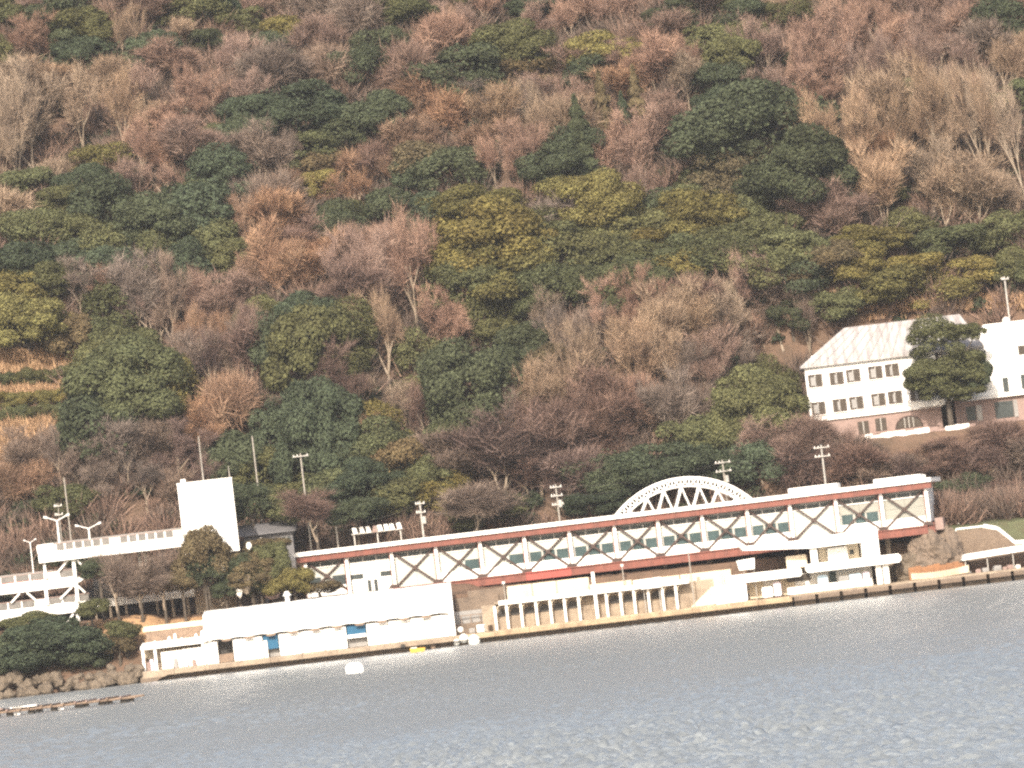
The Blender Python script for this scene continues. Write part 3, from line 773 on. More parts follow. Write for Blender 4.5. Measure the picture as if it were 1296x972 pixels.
# ------------------------------------------------------------------ white two-level pavilion right of the arcade
def pavilion():
    Y = 2.2
    F = Facade((at(1025, 720, Y).x, Y), 0)
    root = F.root('pavilion', 'white two-level waterside pavilion with thick rounded canopies', 'building')
    z0 = 1.4
    def slab(pl, pr, top, th, v0, v1, name='canopy', mt='white_clean', drop=0.0):
        a, zt = F(*pl); c, _ = F(pr, pl[1] - (pr - pl[0]) * .117)
        return MB().cbox(a, c, v0, v1, zt - th, zt, min(0.22, th * 0.3)).build(name, M[mt], root)
    # top canopy rises to the right: swept profile
    pl, pm, pr = F(936, 692), F(1028, 684), F(1098, 668)
    pb = F(940, 697); pbm = F(1025, 694); pbr = F(1095, 686)
    MB().prism([(pb[0], pb[1]), (pbm[0], pbm[1]), (pbr[0], pbr[1]), (pr[0] + 0.6, pr[1]), (pm[0], pm[1] + 0.2), (pl[0], pl[1])], -0.8, 4.2).build('canopy', M['white_clean'], root)
    # right tower block
    a = F(1090, 690); c = F(1112, 690); zt = F(1098, 667)[1]
    MB().cbox(a[0], c[0], -0.6, 3.6, F(1100, 712)[1], zt, 0.25).build('stair_block', M['white_clean'], root)
    # mid deck slabs
    b0 = F(918, 732); b1 = F(1014, 720); th = 1.05
    MB().cbox(b0[0], b1[0], -0.5, 3.8, b0[1] - th + 0.25, b0[1] + 0.25, 0.22).build('deck', M['white_clean'], root)
    c0 = F(1019, 716); c1 = F(1139, 700)
    MB().cbox(c0[0], c1[0], -0.9, 3.9, c0[1] - 0.9, c0[1] + 0.15, 0.28).build('deck', M['white_clean'], root)
    zd = c0[1] + 0.155
    # pillar and upper rooms
    u = F(1030, 702)[0]
    MB().box(u - 0.42, u + 0.42, -0.3, 0.5, zd, F(1028, 693)[1]).build('pillar', M['white'], root)
    u0, u1 = F(1033, 705)[0], F(1089, 700)[0]
    MB().box(u0 + 0.5, u1, 2.6, 2.8, zd, pbm[1]).build('room_wall', M['cream'], root)
    MB().cbox(u0 + 1.5, u0 + 3.9, 1.2, 2.3, zd, zd + 1.6, 0.1).build('cabin', M['white'], root)
    MB().box(u1 - 1.1, u1 - 0.6, 2.54, 2.595, zd + 0.55, zd + 1.1).build('window', M['dark_glass'], root)
    w0, w1 = F(996, 712)[0], F(1022, 709)[0]
    MB().cbox(w0, w1, 1.4, 2.4, b0[1] + 0.255, b0[1] + 1.75, 0.12).build('cabin', M['cream'], root)
    # ground level: back wall and posts
    g0, g1 = F(950, 760)[0], F(1108, 745)[0]
    n = 8
    for k in range(n):
        a_, c_ = g0 + (g1 - g0) * k / n, g0 + (g1 - g0) * (k + 1) / n
        MB().box(a_ + 0.01, c_ - 0.01, 2.4, 2.6, z0, b0[1] - th + 0.24 if k < 3 else c0[1] - 0.91).build('wall_panel', M['cream'] if k in (0, 2) else M['white'], root)
    for p in (1113, 1122):
        u = F(p, 725)[0]
        MB().cbox(u - 0.4, u + 0.3, -0.2, 0.3, z0, c0[1] - 0.91, 0.04).build('post', M['white'], root)
    MB().cbox(F(998, 760)[0], F(1105, 748)[0], -0.5, -0.2, z0, z0 + 0.85, 0.04).build('counter', M['white'], root)
    # open doorway
    u = F(1056, 735)[0]
    MB().box(u - 0.42, u + 0.42, 2.3, 2.395, z0 + 0.8, z0 + 2.2).build('doorway', M['teal'], root)
    MB().box(F(998, 745)[0], F(1028, 740)[0], 2.2, 2.39, z0 + 1.5, z0 + 2.3).build('shop_window', M['brown_glass'], root)
    # boards in front
    for i, (p, w, h, mt, lb) in enumerate(((1043, 1.2, 1.9, 'paleblue', 'pale blue board left of the dark pavilion doorway'), (1070, 1.3, 1.5, 'grey', 'grey board right of the dark pavilion doorway'),
                                           (1084, 1.5, 1.6, 'paleblue', 'wide pale blue board under the pavilion deck, right part'), (985, 0.9, 1.7, 'lilac', 'lilac rounded board left of the pavilion counter'),
                                           (972, 1.3, 1.25, 'white_clean', 'bright white box beside the lilac board'), (1098, 0.8, 1.7, 'lilac', 'lilac board at the right end of the pavilion counter'))):
        uu, _ = F(p, 755 - (p - 960) * .117)
        o = MB().cbox(uu - w / 2, uu + w / 2, 0.4, 0.75, z0 + 0.001, z0 + h, 0.15).build('display_board', M[mt])
        o.location = (F.x, F.y, 0)
        tag(o, lb, 'board', 'boards under the pavilion')
    # white storage tent with slanting cover
    tr = F.root('storage_tent', 'bright white boxy tent with slanting cover on the quay', 'tent')
    a, c = F(904, 760)[0], F(946, 756)[0]; l = F(874, 768)[0]
    zt = F(906, 742)[1]
    MB().cbox(a, c, -0.9, 1.5, 1.26, zt, 0.2).build('body', M['white_clean'], tr)
    MB().prism([(l, 1.28), (a - 0.01, 1.28), (a - 0.01, zt + 0.1)], -0.6, 1.3).build('slanting_cover', M['cream'], tr)
pavilion()

# ------------------------------------------------------------------ right end: rock, retaining wall, long awning, boat
def lumpy(name, c, r, seed, mat, label, cat, group=None, rough=0.2, nu=16, nv=10):
    from mathutils import noise as mn
    b = MB().blob((0, 0, 0), 1, 1, 1, seed, 0.0, 44, 30)
    off = Vector((seed * 3.1, seed * 1.7, 0))
    vv = []
    for v in b.v:
        d = Vector(v); w = Vector((d.x * r[0], d.y * r[1], d.z * r[2]))
        k = 1 + 0.30 * mn.noise(d * 1.3 + off) + 0.22 * mn.cell(w * 0.9 + off) * 0.5 + 0.16 * abs(mn.noise(w * 1.1 + off)) + 0.09 * mn.noise(w * 2.7 + off)
        vv.append(w * k)
    b.v = vv
    o = b.build(name, mat, None, False)
    o.location = c
    return tag(o, label, cat, group)
q = at(1180, 695, 4.5); lumpy('cliff_rock', (q.x, 5.6, 3.6), (2.7, 2.4, 3.3), 5, M['cliff'], 'big pale rugged rock under the right end of the hall', 'rock')
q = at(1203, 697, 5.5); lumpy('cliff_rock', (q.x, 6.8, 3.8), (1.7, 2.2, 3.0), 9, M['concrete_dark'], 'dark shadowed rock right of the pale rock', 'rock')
q = at(1152, 705, 4.5); lumpy('cliff_rock', (q.x, 5.5, 2.6), (2.2, 2.0, 2.0), 12, M['rock'], 'low brown earthy rock beside the pavilion', 'rock')
def right_end():
    Y = 7.2
    F = Facade((at(1250, 690, Y).x, Y), 0)
    w = F.root('retaining_wall', 'brown retaining wall below the curving white rail', 'wall')
    u0, zt = F(1210, 670); u1 = F(1300, 672)[0]
    pts = [(1210, 670), (1245, 666), (1262, 669), (1276, 680), (1284, 687), (1300, 686)]
    prof = [F(x, y) for x, y in pts]
    MB().prism([(prof[0][0], 1.2), (prof[-1][0] + 8, 1.2), (prof[-1][0] + 8, prof[-1][1] - 0.2)] + [(u, z - 0.2) for u, z in reversed(prof)], 0, 1.5).build('wall_body', M['earth_wall'], w)
    r = F.root('white_rail', 'curving white capping rail on the brown retaining wall', 'rail')
    b = MB(); pp = prof + [(prof[-1][0] + 8, prof[-1][1])]
    for i in range(len(pp) - 1): b.tube((pp[i][0], 0.5, pp[i][1]), (pp[i + 1][0], 0.5, pp[i + 1][1]), 0.13 if i == 0 else 0.3, 0.13 if i == 0 else 0.3, 8)
    b.build('rail', M['white_clean'], r)
    for (u, z) in prof: MB().tube((u, 0.5, z - 0.6), (u, 0.5, z), 0.1, None, 6).build('post', M['white'], r)
    # bank above
    g = F.root('grass_bank', 'grassy olive bank above the retaining wall', 'bank')
    v = []
    MB().xprism([(2.0, 4.5), (13.0, 6.2), (13.0, 8.9), (3.2, F(1250, 664)[1] + 0.1)], F(1198, 668)[0], F(1300, 660)[0] + 10).build('bank', M['grass_bank'], g)
    for i, (p, a, c) in enumerate(((1270, 640, 656), (1284, 643, 655), (1213, 648, 662))):
        q0 = at(p, c, 12.5); q1 = at(p - 1, a, 12.5)
        s = thing('stake', (q0.x, 12.5, 7.2), 0, ['white stake, tallest on the grassy bank', 'short white stake right of the tallest one on the bank', 'small pale stake at the left end of the bank'][i], 'stake', 'stakes on the bank')
        MB().tube((0, 0, 0), (0, 0, q1.z - 7.2), 0.09, 0.07, 6).build('post', M['white'], s)
    # long white awning
    A = Facade((at(1250, 700, 2.5).x, 2.5), 0)
    aw = A.root('quay_awning', 'long white awning on posts at the right end of the quay', 'awning')
    p0, p1 = A(1217, 706), A(1300, 691)
    ux = p1[0] + 9
    zt = lambda u: p0[1] + 0.35 + (u - p0[0]) * 0.045
    MB().prism([(p0[0], p0[1] - 0.35), (ux, zt(ux) - 0.75), (ux, zt(ux)), (p0[0] + 0.3, zt(p0[0]))], -0.6, 3.2).build('cover', M['white_clean'], aw)
    for p in (1222, 1250, 1283):
        u = A(p, 715)[0]
        MB().tube((u, -0.2, 1.4), (u, -0.2, zt(u) - 0.5), 0.08, None, 6).build('post', M['steel'], aw)
    # upturned boat and timber boards
    B = Facade((at(1190, 722, 0.8).x, 0.8), 0)
    bt = B.root('rowing_boat', 'cream wooden boat lying on the quay edge', 'boat')
    a, c = B(1153, 728)[0], B(1226, 718)[0]
    L = c - a; vs = []; fs = []; N = 12
    for i in range(N + 1):
        t = i / N; wd = 0.85 * min(1, (math.sin(math.pi * (0.12 + 0.86 * t)) + 0.15)); x = a + L * t
        zt = 1.4 + 0.72 + 0.25 * (2 * abs(t - 0.4)) ** 2; zb = 1.405 + 0.12 * (2 * abs(t - 0.4)) ** 2
        vs += [(x, -wd, zt), (x, -wd * 0.6, zb), (x, wd * 0.6, zb), (x, wd, zt)]
    for i in range(N):
        o, p = 4 * i, 4 * i + 4
        fs += [(o, o + 1, p + 1, p), (o + 1, o + 2, p + 2, p + 1), (o + 2, o + 3, p + 3, p + 2), (o + 3, o, p, p + 3)]
    fs += [(3, 2, 1, 0), (4 * N, 4 * N + 1, 4 * N + 2, 4 * N + 3)]
    MB()._add(vs, fs).build('hull', M['cream'], bt)
    ob = B.root('timber_screen', 'rust-orange timber screen behind the cream boat', 'screen')
    a, c = B(1150, 724, 1.8)[0], B(1222, 714, 1.8)[0]
    n = 9
    for k in range(n):
        x0, x1 = a + (c - a) * k / n, a + (c - a) * (k + 1) / n
        MB().box(x0 + 0.01, x1 - 0.01, 1.8, 1.95, 1.4, 1.4 + 1.55 + 0.12 * math.sin(k * 2.1)).build('board', M['orange_wood'], ob)
    r = random.Random(21)
    for i, (p, s) in enumerate(((1237, .45), (1246, .5), (1258, .3), (1262, .6), (1271, .35), (1278, .5), (1288, .4), (1226, .3))):
        o = MB().cbox(-s * 0.7, s * 0.7, -0.3, 0.3, 0, s, 0.08).build('fish_crate', M[r.choice(['white', 'pink', 'cream', 'grey'])])
        o.location = (at(p, 713, 0.9).x, 0.9 + 0.5 * (i % 2), 1.392)
        o.rotation_euler = (0, 0, r.uniform(-.4, .4))
        tag(o, ['pale crate', 'crate', 'small crate', 'large crate', 'small crate', 'crate', 'crate', 'tiny crate'][i] + ' on the quay under the long awning, ' + ['second', 'third', 'fourth', 'fifth', 'sixth', 'seventh', 'eighth', 'first'][i] + ' from the left', 'crate', 'crates under the long awning')
right_end()

# ------------------------------------------------------------------ hotel on the hill
def hotel():
    F = Facade((at(1022, 500, HOTEL_Y).x, HOTEL_Y), math.radians(-3))
    root = F.root('hotel', 'white three-storey hotel with hipped roof on a pink stone base', 'building')
    zg = HOTEL_Z
    zb = F(1028, 532)[1]; ze = (F(1020, 465)[1] + F(1140, 453)[1]) / 2
    ul = 0.0; um = F(1190, 500)[0]; ur = F(1245, 440)[0]
    u_end = um + 5
    dep = 11
    MB().cbox(ul, um, 0, dep, zb, ze, 0.03).build('wall', M['white_clean'], root)
    MB().box(ul - 0.08, um + 0.02, -0.08, 0.3, zb - 0.22, zb - 0.003).build('string_course', M['white'], root)
    MB().box(ul + 0.15, um - 0.1, 0.25, dep - 0.2, zg - 1.5, zb - 0.225).build('base_wall', M['pink'], root)
    # hipped roof
    e0, e1 = ul - 0.55, F(1246, 444)[0]
    rl, zr = F(1068, 415, dep / 2); rr = F(1214, 396, dep / 2)[0]
    y0, y1 = -0.6, dep + 0.6; ym = dep / 2
    vs = [(e0, y0, ze), (e1, y0, ze), (e1, y1, ze), (e0, y1, ze), (rl, ym, zr), (rr, ym, zr), (e0, y0, ze + 0.25), (e1, y0, ze + 0.25), (e1, y1, ze + 0.25), (e0, y1, ze + 0.25)]
    rf = MB()._add(vs, [(3, 2, 1, 0), (0, 1, 7, 6), (1, 2, 8, 7), (2, 3, 9, 8), (3, 0, 6, 9), (6, 7, 5, 4), (7, 8, 5), (8, 9, 4, 5), (9, 6, 4)]).build('roof', M['roof_hotel'], root)
    # standing seams on the front slope
    n = 16
    for k in range(1, n):
        t = k / n
        a = Vector((e0 + (e1 - e0) * t, y0, ze + 0.25)); c = Vector((rl + (rr - rl) * t, ym, zr))
        MB().bar(a, c, 0.09).build('roof_seam', M['roof_seam'], rf)
    MB().tube((ul + 1.2, 0.3, ze + 0.4), (ul + 1.2, 0.3, ze + 1.5), 0.15, None, 8).build('vent_pipe', M['white'], rf)
    # windows: photo centre x,y
    wins = [(1032, 482), (1059, 479), (1080, 475.5), (1108, 471.5), (1129, 468.5), (1036, 517), (1063, 513), (1084, 510), (1112, 506), (1133, 503), (1161, 499)]
    for x, y in wins:
        u, z = F(x, y); w, h = 0.92, 0.84
        g = MB().box(u - w, u + w, -0.1, -0.003, z - h, z - h + 0.1).box(u - w, u + w, -0.1, -0.003, z + h - 0.1, z + h).box(u - w, u - w + 0.1, -0.1, -0.003, z - h + 0.1, z + h - 0.1).box(u + w - 0.1, u + w, -0.1, -0.003, z - h + 0.1, z + h - 0.1).build('window', M['brown'], root)
        for s in (-1, 1):
            MB().box(u + s * 0.42 - 0.38, u + s * 0.42 + 0.38, -0.05, -0.004, z - h + 0.11, z + h - 0.11).build('pane', M['brown_glass'], g)
        MB().box(u - w - 0.1, u + w + 0.1, -0.22, -0.11, z - h - 0.1, z - h).build('sill', M['white'], g)
        MB().box(u - 0.28 if x % 2 else u - 0.6, u + 0.05, -0.08, -0.052, z - 0.62, z + 0.5).build('curtain', M['grey'], g)
    # arched window and small windows in the base
    u, z = F(1151, 539, 0.2); zb0 = F(1150, 541, .2)[1]
    R = 1.75
    prof = [(u + R * math.cos(t), zb0 + 1.45 * math.sin(t)) for t in [math.pi * i / 14 for i in range(15)]]
    aw = MB().prism(prof, 0.12, 0.24).build('arched_window', M['brown_glass'], root)
    b = MB()
    for i in range(14):
        b.tube((prof[i][0], 0.1, prof[i][1]), (prof[i + 1][0], 0.1, prof[i + 1][1]), 0.1, None, 5)
    b.build('arch_frame', M['brown'], aw)
    for f in (-0.55, 0, 0.55):
        MB().box(u + f - 0.05, u + f + 0.05, 0.06, 0.115, zb0, zb0 + 1.45 * math.sqrt(1 - (f / R) ** 2) - 0.05).build('mullion', M['steel'], aw)
    for x, y in ((1093, 541), (1115, 537)):
        u, z = F(x, y, .2)
        g = MB().box(u - 0.7, u + 0.7, 0.16, 0.248, z - 0.8, z + 0.8).build('window', M['brown_glass'], root)
        MB().box(u - 0.06, u + 0.06, 0.1, 0.155, z - 0.8, z + 0.8).build('mullion', M['steel'], g)
    # small entrance canopy
    a, c = F(1163, 517)[0], F(1196, 513)[0]; z = F(1180, 507)[1]
    MB().cbox(a, c, -1.8, -0.09, z - 0.75, z, 0.05).build('entrance_canopy', M['white'], root)
    # right wing
    G = Facade((F.x, HOTEL_Y - 0.0), F.th)
    w0 = F(1215, 470, 1.5)[0]; w1 = F(1300, 460, 1.5)[0] + 9
    zt = F(1270, 408, 1.5)[1]; zl = F(1270, 499, 1.5)[1]
    wing = F.root('hotel_wing', 'white flat-roofed hotel wing at the right edge above a pink ground floor', 'building')
    MB().cbox(um + 0.4, w1, 1.5, 12, zl, zt - 0.6, 0.04).build('wall', M['white_clean'], wing)
    MB().cbox(F(1243, 405, 1.5)[0], w1, 1.45, 11, zt - 0.595, zt, 0.05).build('parapet', M['white_clean'], wing)
    MB().box(w0 - 1.2, w1, 1.62, 11, zg - 1.5, zl - 0.003).build('base_wall', M['pink'], wing)
    MB().cbox(w0 - 0.2, w1, 0.9, 1.49, zl - 0.35, zl + 0.05, 0.04).build('ledge', M['white'], wing)
    for x, y, hw, hh, mt in ((1273, 487, .36, .95, 'dark_glass'), (1296, 483, .36, .95, 'dark_glass'), (1245, 448, .3, .45, 'dark_glass'), (1293, 443, .45, .6, 'brown_glass'), (1219, 450, .5, .4, 'dark_glass')):
        u, z = F(x, y, 1.5)
        g = MB().box(u - hw, u + hw, 1.44, 1.497, z - hh, z + hh).build('window', M[mt], wing)
        MB().box(u - hw - 0.06, u + hw + 0.06, 1.34, 1.439, z - hh - 0.1, z - hh - 0.005).build('sill', M['white'], g)
    u, z = F(1271, 518, 1.6)
    g = MB().box(u - 1.2, u + 1.2, 1.55, 1.615, z - 1.1, z + 1.05).build('garage_opening', M['dark_glass'], wing)
    MB().box(u + 1.25, u + 1.75, 1.5, 1.615, z - 1.15, z + 1.05).build('pillar', M['grey'], wing)
    u, z = F(1232, 522, 1.6)
    MB().box(u - 0.9, u + 0.3, 1.55, 1.615, z - 1.0, z + 0.8).build('window', M['dark_glass'], wing)
    MB().box(u + 0.4, u + 1.1, 1.53, 1.615, z - 1.1, z + 0.85).build('door', M['steel'], wing)
    # roof dish
    d = thing('satellite_dish', (F.x + F(1275, 412, 1.2)[0], HOTEL_Y + 1.0, zt), 0, 'small round white dish on the hotel wing parapet', 'dish')
    MB().tube((0, 0, 0), (0, 0, 0.3), 0.08, None, 6).build('mast', M['grey'], d)
    MB().tube((0, -0.25, 0.3), (0, 0.05, 0.4), 0.42, 0.1, 12).build('dish', M['white_clean'], d)
    # terrace wall below, rough white stones on top
    T = Facade((at(1160, 550, 36.5).x, 36.5), 0)
    tw = T.root('hotel_terrace_wall', 'whitish stone terrace wall below the hotel base', 'wall')
    a, c = T(1095, 560)[0], T(1236, 543)[0]
    MB().xprism([(0, zg - 4.5), (1.0, zg - 4.5), (1.0, zg + 0.0), (0.1, zg + 0.0)], a, c).build('wall_body', M['pink'], tw)
    r = random.Random(6); x = a
    while x < c:
        w = r.uniform(0.6, 1.3); h = r.uniform(0.25, 0.7)
        MB().cbox(x, min(x + w, c) - 0.03, -0.12, 0.75, zg - 0.45, zg + h, 0.1).build('coping_stone', M['white'] if (x - a) < 6 or r.random() < .5 else M['pink'], tw)
        x += w
hotel()

# ------------------------------------------------------------------ car park decks and white stair tower (left)
def car_park():
    Y = 13.0
    F = Facade((at(100, 740, Y).x, Y), math.radians(2))
    root = F.root('car_park', 'white multi-level car park decks with railings and diagonal struts', 'building')
    rr = random.Random(3)
    def deck(pl, pr, yl, th, rail_n, depth, v0, ext=0, name='deck'):
        a, zt = F(pl, yl, v0); c = F(pr, yl - (pr - pl) * 0.117, v0)[0]
        a -= ext
        d = MB().cbox(a, c, v0, v0 + 0.35, zt - th, zt, 0.03).build('parapet', M['white_clean'], root)
        MB().box(a + 0.05, c - 0.05, v0 + 0.36, v0 + depth, zt - th + 0.1, zt - th + 0.45).build(name, M['concrete'], root)
        # glazed railing
        h = 0.92; n = rail_n; w = (c - a) / n
        for k in range(n):
            x0 = a + w * k
            MB().box(x0 + 0.13, x0 + w - 0.13, v0 + 0.12, v0 + 0.16, zt + 0.08, zt + h - 0.1).build('rail_panel', M['rail_glass'] if (k * 5 + 2) % 7 else M['white'], root)
            MB().box(x0 - 0.09, x0 + 0.09, v0 + 0.08, v0 + 0.2, zt + 0.002, zt + h - 0.081).build('rail_post', M['white_clean'], root)
        MB().box(a, c, v0 + 0.06, v0 + 0.22, zt + h - 0.08, zt + h + 0.02).build('handrail', M['pink'], root)
        MB().box(a + 0.1, c - 0.1, v0 + depth - 0.3, v0 + depth, zt - th + 0.46, zt + 1.2).build('back_rail', M['grey'], root)
        return a, c, zt
    up = deck(48, 232, 700, 1.25, 16, 8, 0.0)
    MB().cbox(up[0], up[0] + 2.0, -0.05, 0.3, up[2] + 0.004, up[2] + 0.98, 0.04).build('sign_panel', M['white_clean'], root)
    md = deck(0, 94, 740, 1.25, 10, 11, 1.0, ext=9)
    lw = deck(0, 114, 773, 1.25, 12, 12, 1.0, ext=9)
    a2 = F(94, 730, 1)[0]; t2 = F(112, 729, 1)
    MB().prism([(a2 + .01, md[2] - 1.1), (t2[0], md[2] - .2), (t2[0] + .2, md[2] + .1), (a2 + .01, md[2] - 0.3)], 1.0, 4).build('deck_nose', M['white_clean'], root)
    # columns and diagonal struts
    zg = float(terrain(F.x, Y + 2))
    def col(px, py, zt, zb, w=0.2):
        u = F(px, py, 0.7)[0]
        MB().box(u - w, u + w, 0.6, 0.95, zb, zt).build('column', M['white_clean'], root)
    col(94, 720, up[2] - 1.26, lw[2] + 0.05); col(57, 722, up[2] - 1.26, md[2] + 0.05, 0.16)
    col(59, 755, md[2] - 1.26, lw[2] + 0.05); col(99, 784, lw[2] - 1.26, zg - 1); col(20, 790, lw[2] - 1.26, zg - 3)
    for (x0, y0, x1, y1) in ((86, 709, 74, 723), (97, 708, 111, 724), (25, 751, 14, 763), (34, 750, 49, 763), (91, 743, 76, 758), (98, 741, 108, 750), (93, 777, 82, 790), (29, 786, 21, 794)):
        p0, p1 = F(x0, y0, .8), F(x1, y1, .8)
        MB().bar((p0[0], 0.8, p0[1]), (p1[0], 0.8, p1[1]), 0.22).build('strut', M['white_clean'], root)
    # rear low deck running right behind the trees
    p0, p1 = F(118, 764, 3)[0], F(274, 748, 3)[0]
    zt = F(200, 750, 3)[1]
    n = 8
    for k in range(n):
        x0, x1 = p0 + (p1 - p0) * k / n, p0 + (p1 - p0) * (k + 1) / n
        MB().cbox(x0 + .02, x1 - .02, 3, 3.3, zt - 1.0, zt, 0.03).build('parapet', M['white'], root)
        MB().box(x0, x0 + 0.3, 3.05, 3.25, zg - 1, zt - 1.002).build('column', M['concrete'], root)
    MB().box(p0, p1, 3.31, 10, zt - 0.9, zt - 0.6).build('deck', M['concrete'], root)
    MB().box(F(118, 745, 9)[0], F(232, 735, 9)[0], 9, 9.3, zt + 0.2, F(200, 715, 9)[1]).build('back_wall', M['grey'], root)
    for x in (160, 178, 186):
        u = F(x, 720, 3.5)[0]
        MB().box(u - .2, u + .2, 3.5, 3.9, zt, up[2] - 1.25).build('column', M['white'], root)
    MB().box(F(162, 728, 3.2)[0], F(196, 724, 3.2)[0], 3.2, 3.5, F(180, 729, 3.2)[1], F(180, 722, 3.2)[1]).build('beam', M['white_clean'], root)
    return F, up, md, lw
CF, UPD, MDD, LWD = car_park()

def tower():
    Y = 15.0
    F = Facade((at(262, 660, Y).x, Y), math.radians(4))
    root = F.root('stair_tower', 'plain bright white square tower at the end of the walkway', 'tower')
    a, c = F(227, 640)[0], F(297, 640)[0]
    zt = (F(225, 613)[1] + F(293, 606)[1]) / 2
    zg = float(terrain(F.x, Y)) - 0.5
    zm = F(300, 697)[1]
    MB().cbox(a, c, 0, 6.2, zm, zt, 0.03).build('wall', M['white_clean'], root)
    MB().box(a + 0.6, c - 1.0, 0.6, 5.6, zg, zm - 0.002).build('base', M['concrete'], root)
    MB().box(a - 0.06, c + 0.06, -0.06, 6.26, zt + 0.002, zt + 0.16).build('coping', M['white'], root)
    u, z = F(239, 628)
    MB().box(u - 0.35, u + 0.35, -0.03, -0.002, z - 0.05, z + 0.05).build('slot', M['grey'], root)
    u = F(227, 605)[0]
    MB().box(u + 0.1, u + 0.7, 0.3, 0.9, zt + 0.161, zt + 0.6).build('roof_box', M['white'], root)
    for p, top, r, lb in ((252, 552, 0.09, 'tall thin mast on the white tower roof'), (290, 590, 0.07, 'short thin mast at the right corner of the tower roof')):
        u, zz = F(p - 1, top, 1.0)
        w = thing('roof_mast', (F.x + F.du[0] * u + F.dv[0], F.y + F.du[1] * u + F.dv[1], zt + 0.16), 0, lb, 'mast', 'masts on the tower')
        MB().tube((0, 0, 0), (0, 0, zz - zt - 0.16), r, r * 0.6, 6).build('mast_pole', M['pole'], w)
tower()

# double-armed lamps on the decks
def twin_lamp(px, ytop, zbase, Y, label, k=1.0, half=2.0):
    q = at(px, ytop, Y)
    rt = thing('twin_lamp', (q.x, Y, zbase), 0, label, 'street lamp', 'double-armed lamps on the car park')
    h = q.z - zbase
    MB().tube((0, 0, 0), (0, 0, h), 0.15 * k, 0.11 * k, 8).build('post', M['white_clean'], rt)
    for s in (-1, 1):
        MB().tube((0, 0, h - 0.1), (s * half * 0.75, 0, h + 0.4 * k), 0.07 * k, None, 6).build('arm', M['white_clean'], rt)
        MB().tube((s * half * 0.72, 0, h + 0.38 * k), (s * half, 0, h + 0.5 * k), 0.13 * k, 0.17 * k, 8).build('lamp_head', M['white_clean'], rt)
twin_lamp(72, 658, UPD[2], 14.2, 'left and taller of the two white double-armed lamps on the upper deck', 1.0, 1.6)
twin_lamp(112, 668, UPD[2], 14.4, 'right and shorter of the two white double-armed lamps on the upper deck', 0.9, 1.6)
twin_lamp(38, 686, MDD[2] - 0.8, 20.0, 'small double-armed lamp left of the upper deck', 0.6, 0.8)

# cars on the decks
def car(x, y, z, mat, label, rz=0.0):
    rt = thing('parked_car', (x, y, z), rz, label, 'car', 'cars in the car park')
    MB().prism([(-2.1, 0.3), (2.1, 0.3), (2.15, 0.75), (1.95, 0.92), (0.95, 1.0), (-1.6, 1.02), (-2.1, 0.9)], -0.82, 0.82).build('body', mat, rt)
    cb = MB().prism([(-1.75, 1.021), (1.0, 1.001), (0.45, 1.48), (-1.35, 1.5)], -0.72, 0.72).build('cabin', mat, rt)
    for s in (-1, 1):
        for x0, x1 in ((-1.35, -0.4), (-0.3, 0.55)):
            MB().prism([(x0, 1.08), (x1 + 0.1, 1.08), (x1 - 0.1, 1.42), (x0 + 0.1, 1.42)], s * 0.735 - 0.012, s * 0.735 + 0.012).build('window', M['dark_glass'], cb)
        for xw in (-1.3, 1.3):
            MB().tube((xw, s * 0.66, 0.32), (xw, s * 0.86, 0.32), 0.32, None, 12).build('wheel', M['tyre'], rt)
def deckcar(px, py, Y, z, mat, label, rz=0.05):
    car(at(px, py, Y).x, Y, z, mat, label, rz)
deckcar(68, 757, 16.6, LWD[2] - 0.795, M['car_white'], 'white car on the lowest deck, left of the strut')
deckcar(92, 754, 16.6, LWD[2] - 0.795, M['car_white'], 'white car on the lowest deck, right of the strut')
deckcar(10, 716, 22.0, MDD[2] - 0.795, M['car_red'], 'red car nearest the left edge on the middle deck')
deckcar(50, 716, 22.0, MDD[2] - 0.795, M['car_red'], 'red car beside the small lamp on the middle deck')
deckcar(30, 716, 22.3, MDD[2] - 0.795, M['car_white'], 'white car between two red cars on the middle deck')

# ------------------------------------------------------------------ utility poles, masts
POLE_TOPS = []
def pole(px, ytop, ybot, Y, label, arms=2, r=0.13, gear=True, name='utility_pole', mat='pole', armw=1.0):
    q = at(px, ytop, Y)
    zg = float(terrain(q.x, Y)) - 0.3
    rt = thing(name, (q.x, Y, zg), 0, label, 'pole', 'utility poles and masts behind the buildings')
    h = q.z - zg
    r *= 0.8
    MB().tube((0, 0, 0), (0, 0, h), r * 1.15, r * 0.8, 8).build('post', M[mat], rt)
    POLE_TOPS.append(Vector((q.x, Y - 0.2, q.z - 0.3)))
    for k in range(arms):
        z = h - 0.35 - k * 1.1
        MB().box(-armw, armw, -0.3, -0.16, z - 0.07, z + 0.07).build('crossarm', M['steel'], rt)
        for f in (-0.85, -0.4, 0.85):
            MB().tube((f * armw, -0.23, z + 0.072), (f * armw, -0.23, z + 0.26), 0.07, 0.04, 6).build('insulator', M['white'], rt)
    if gear:
        MB().tube((0.32, -0.2, h - 2.9), (0.32, -0.2, h - 2.0), 0.26, None, 10).build('transformer', M['steel'], rt)
    return rt
pole(380, 574, 640, 30, 'tall utility pole behind the left end of the hall', 1, 0.15, False)
pole(319, 552, 625, 31, 'thin plain mast right of the white tower', 0, 0.13, False, 'plain_mast')
pole(424, 657, 688, 27, 'short utility pole left of the white letter row', 1, 0.13, False)
pole(531, 634, 675, 27, 'white utility pole above the hall roof, right of the letter row', 2, 0.17, True, mat='steel', armw=0.6)
pole(703, 613, 656, 27, 'utility pole with insulators midway along the hall roof', 3, 0.15, True, armw=0.75)
pole(914, 582, 612, 30, 'utility pole rising behind the white arch', 2, 0.15, True)
pole(1039, 563, 610, 24, 'white utility pole beside the roof box of the hall', 2, 0.17, False, mat='steel')
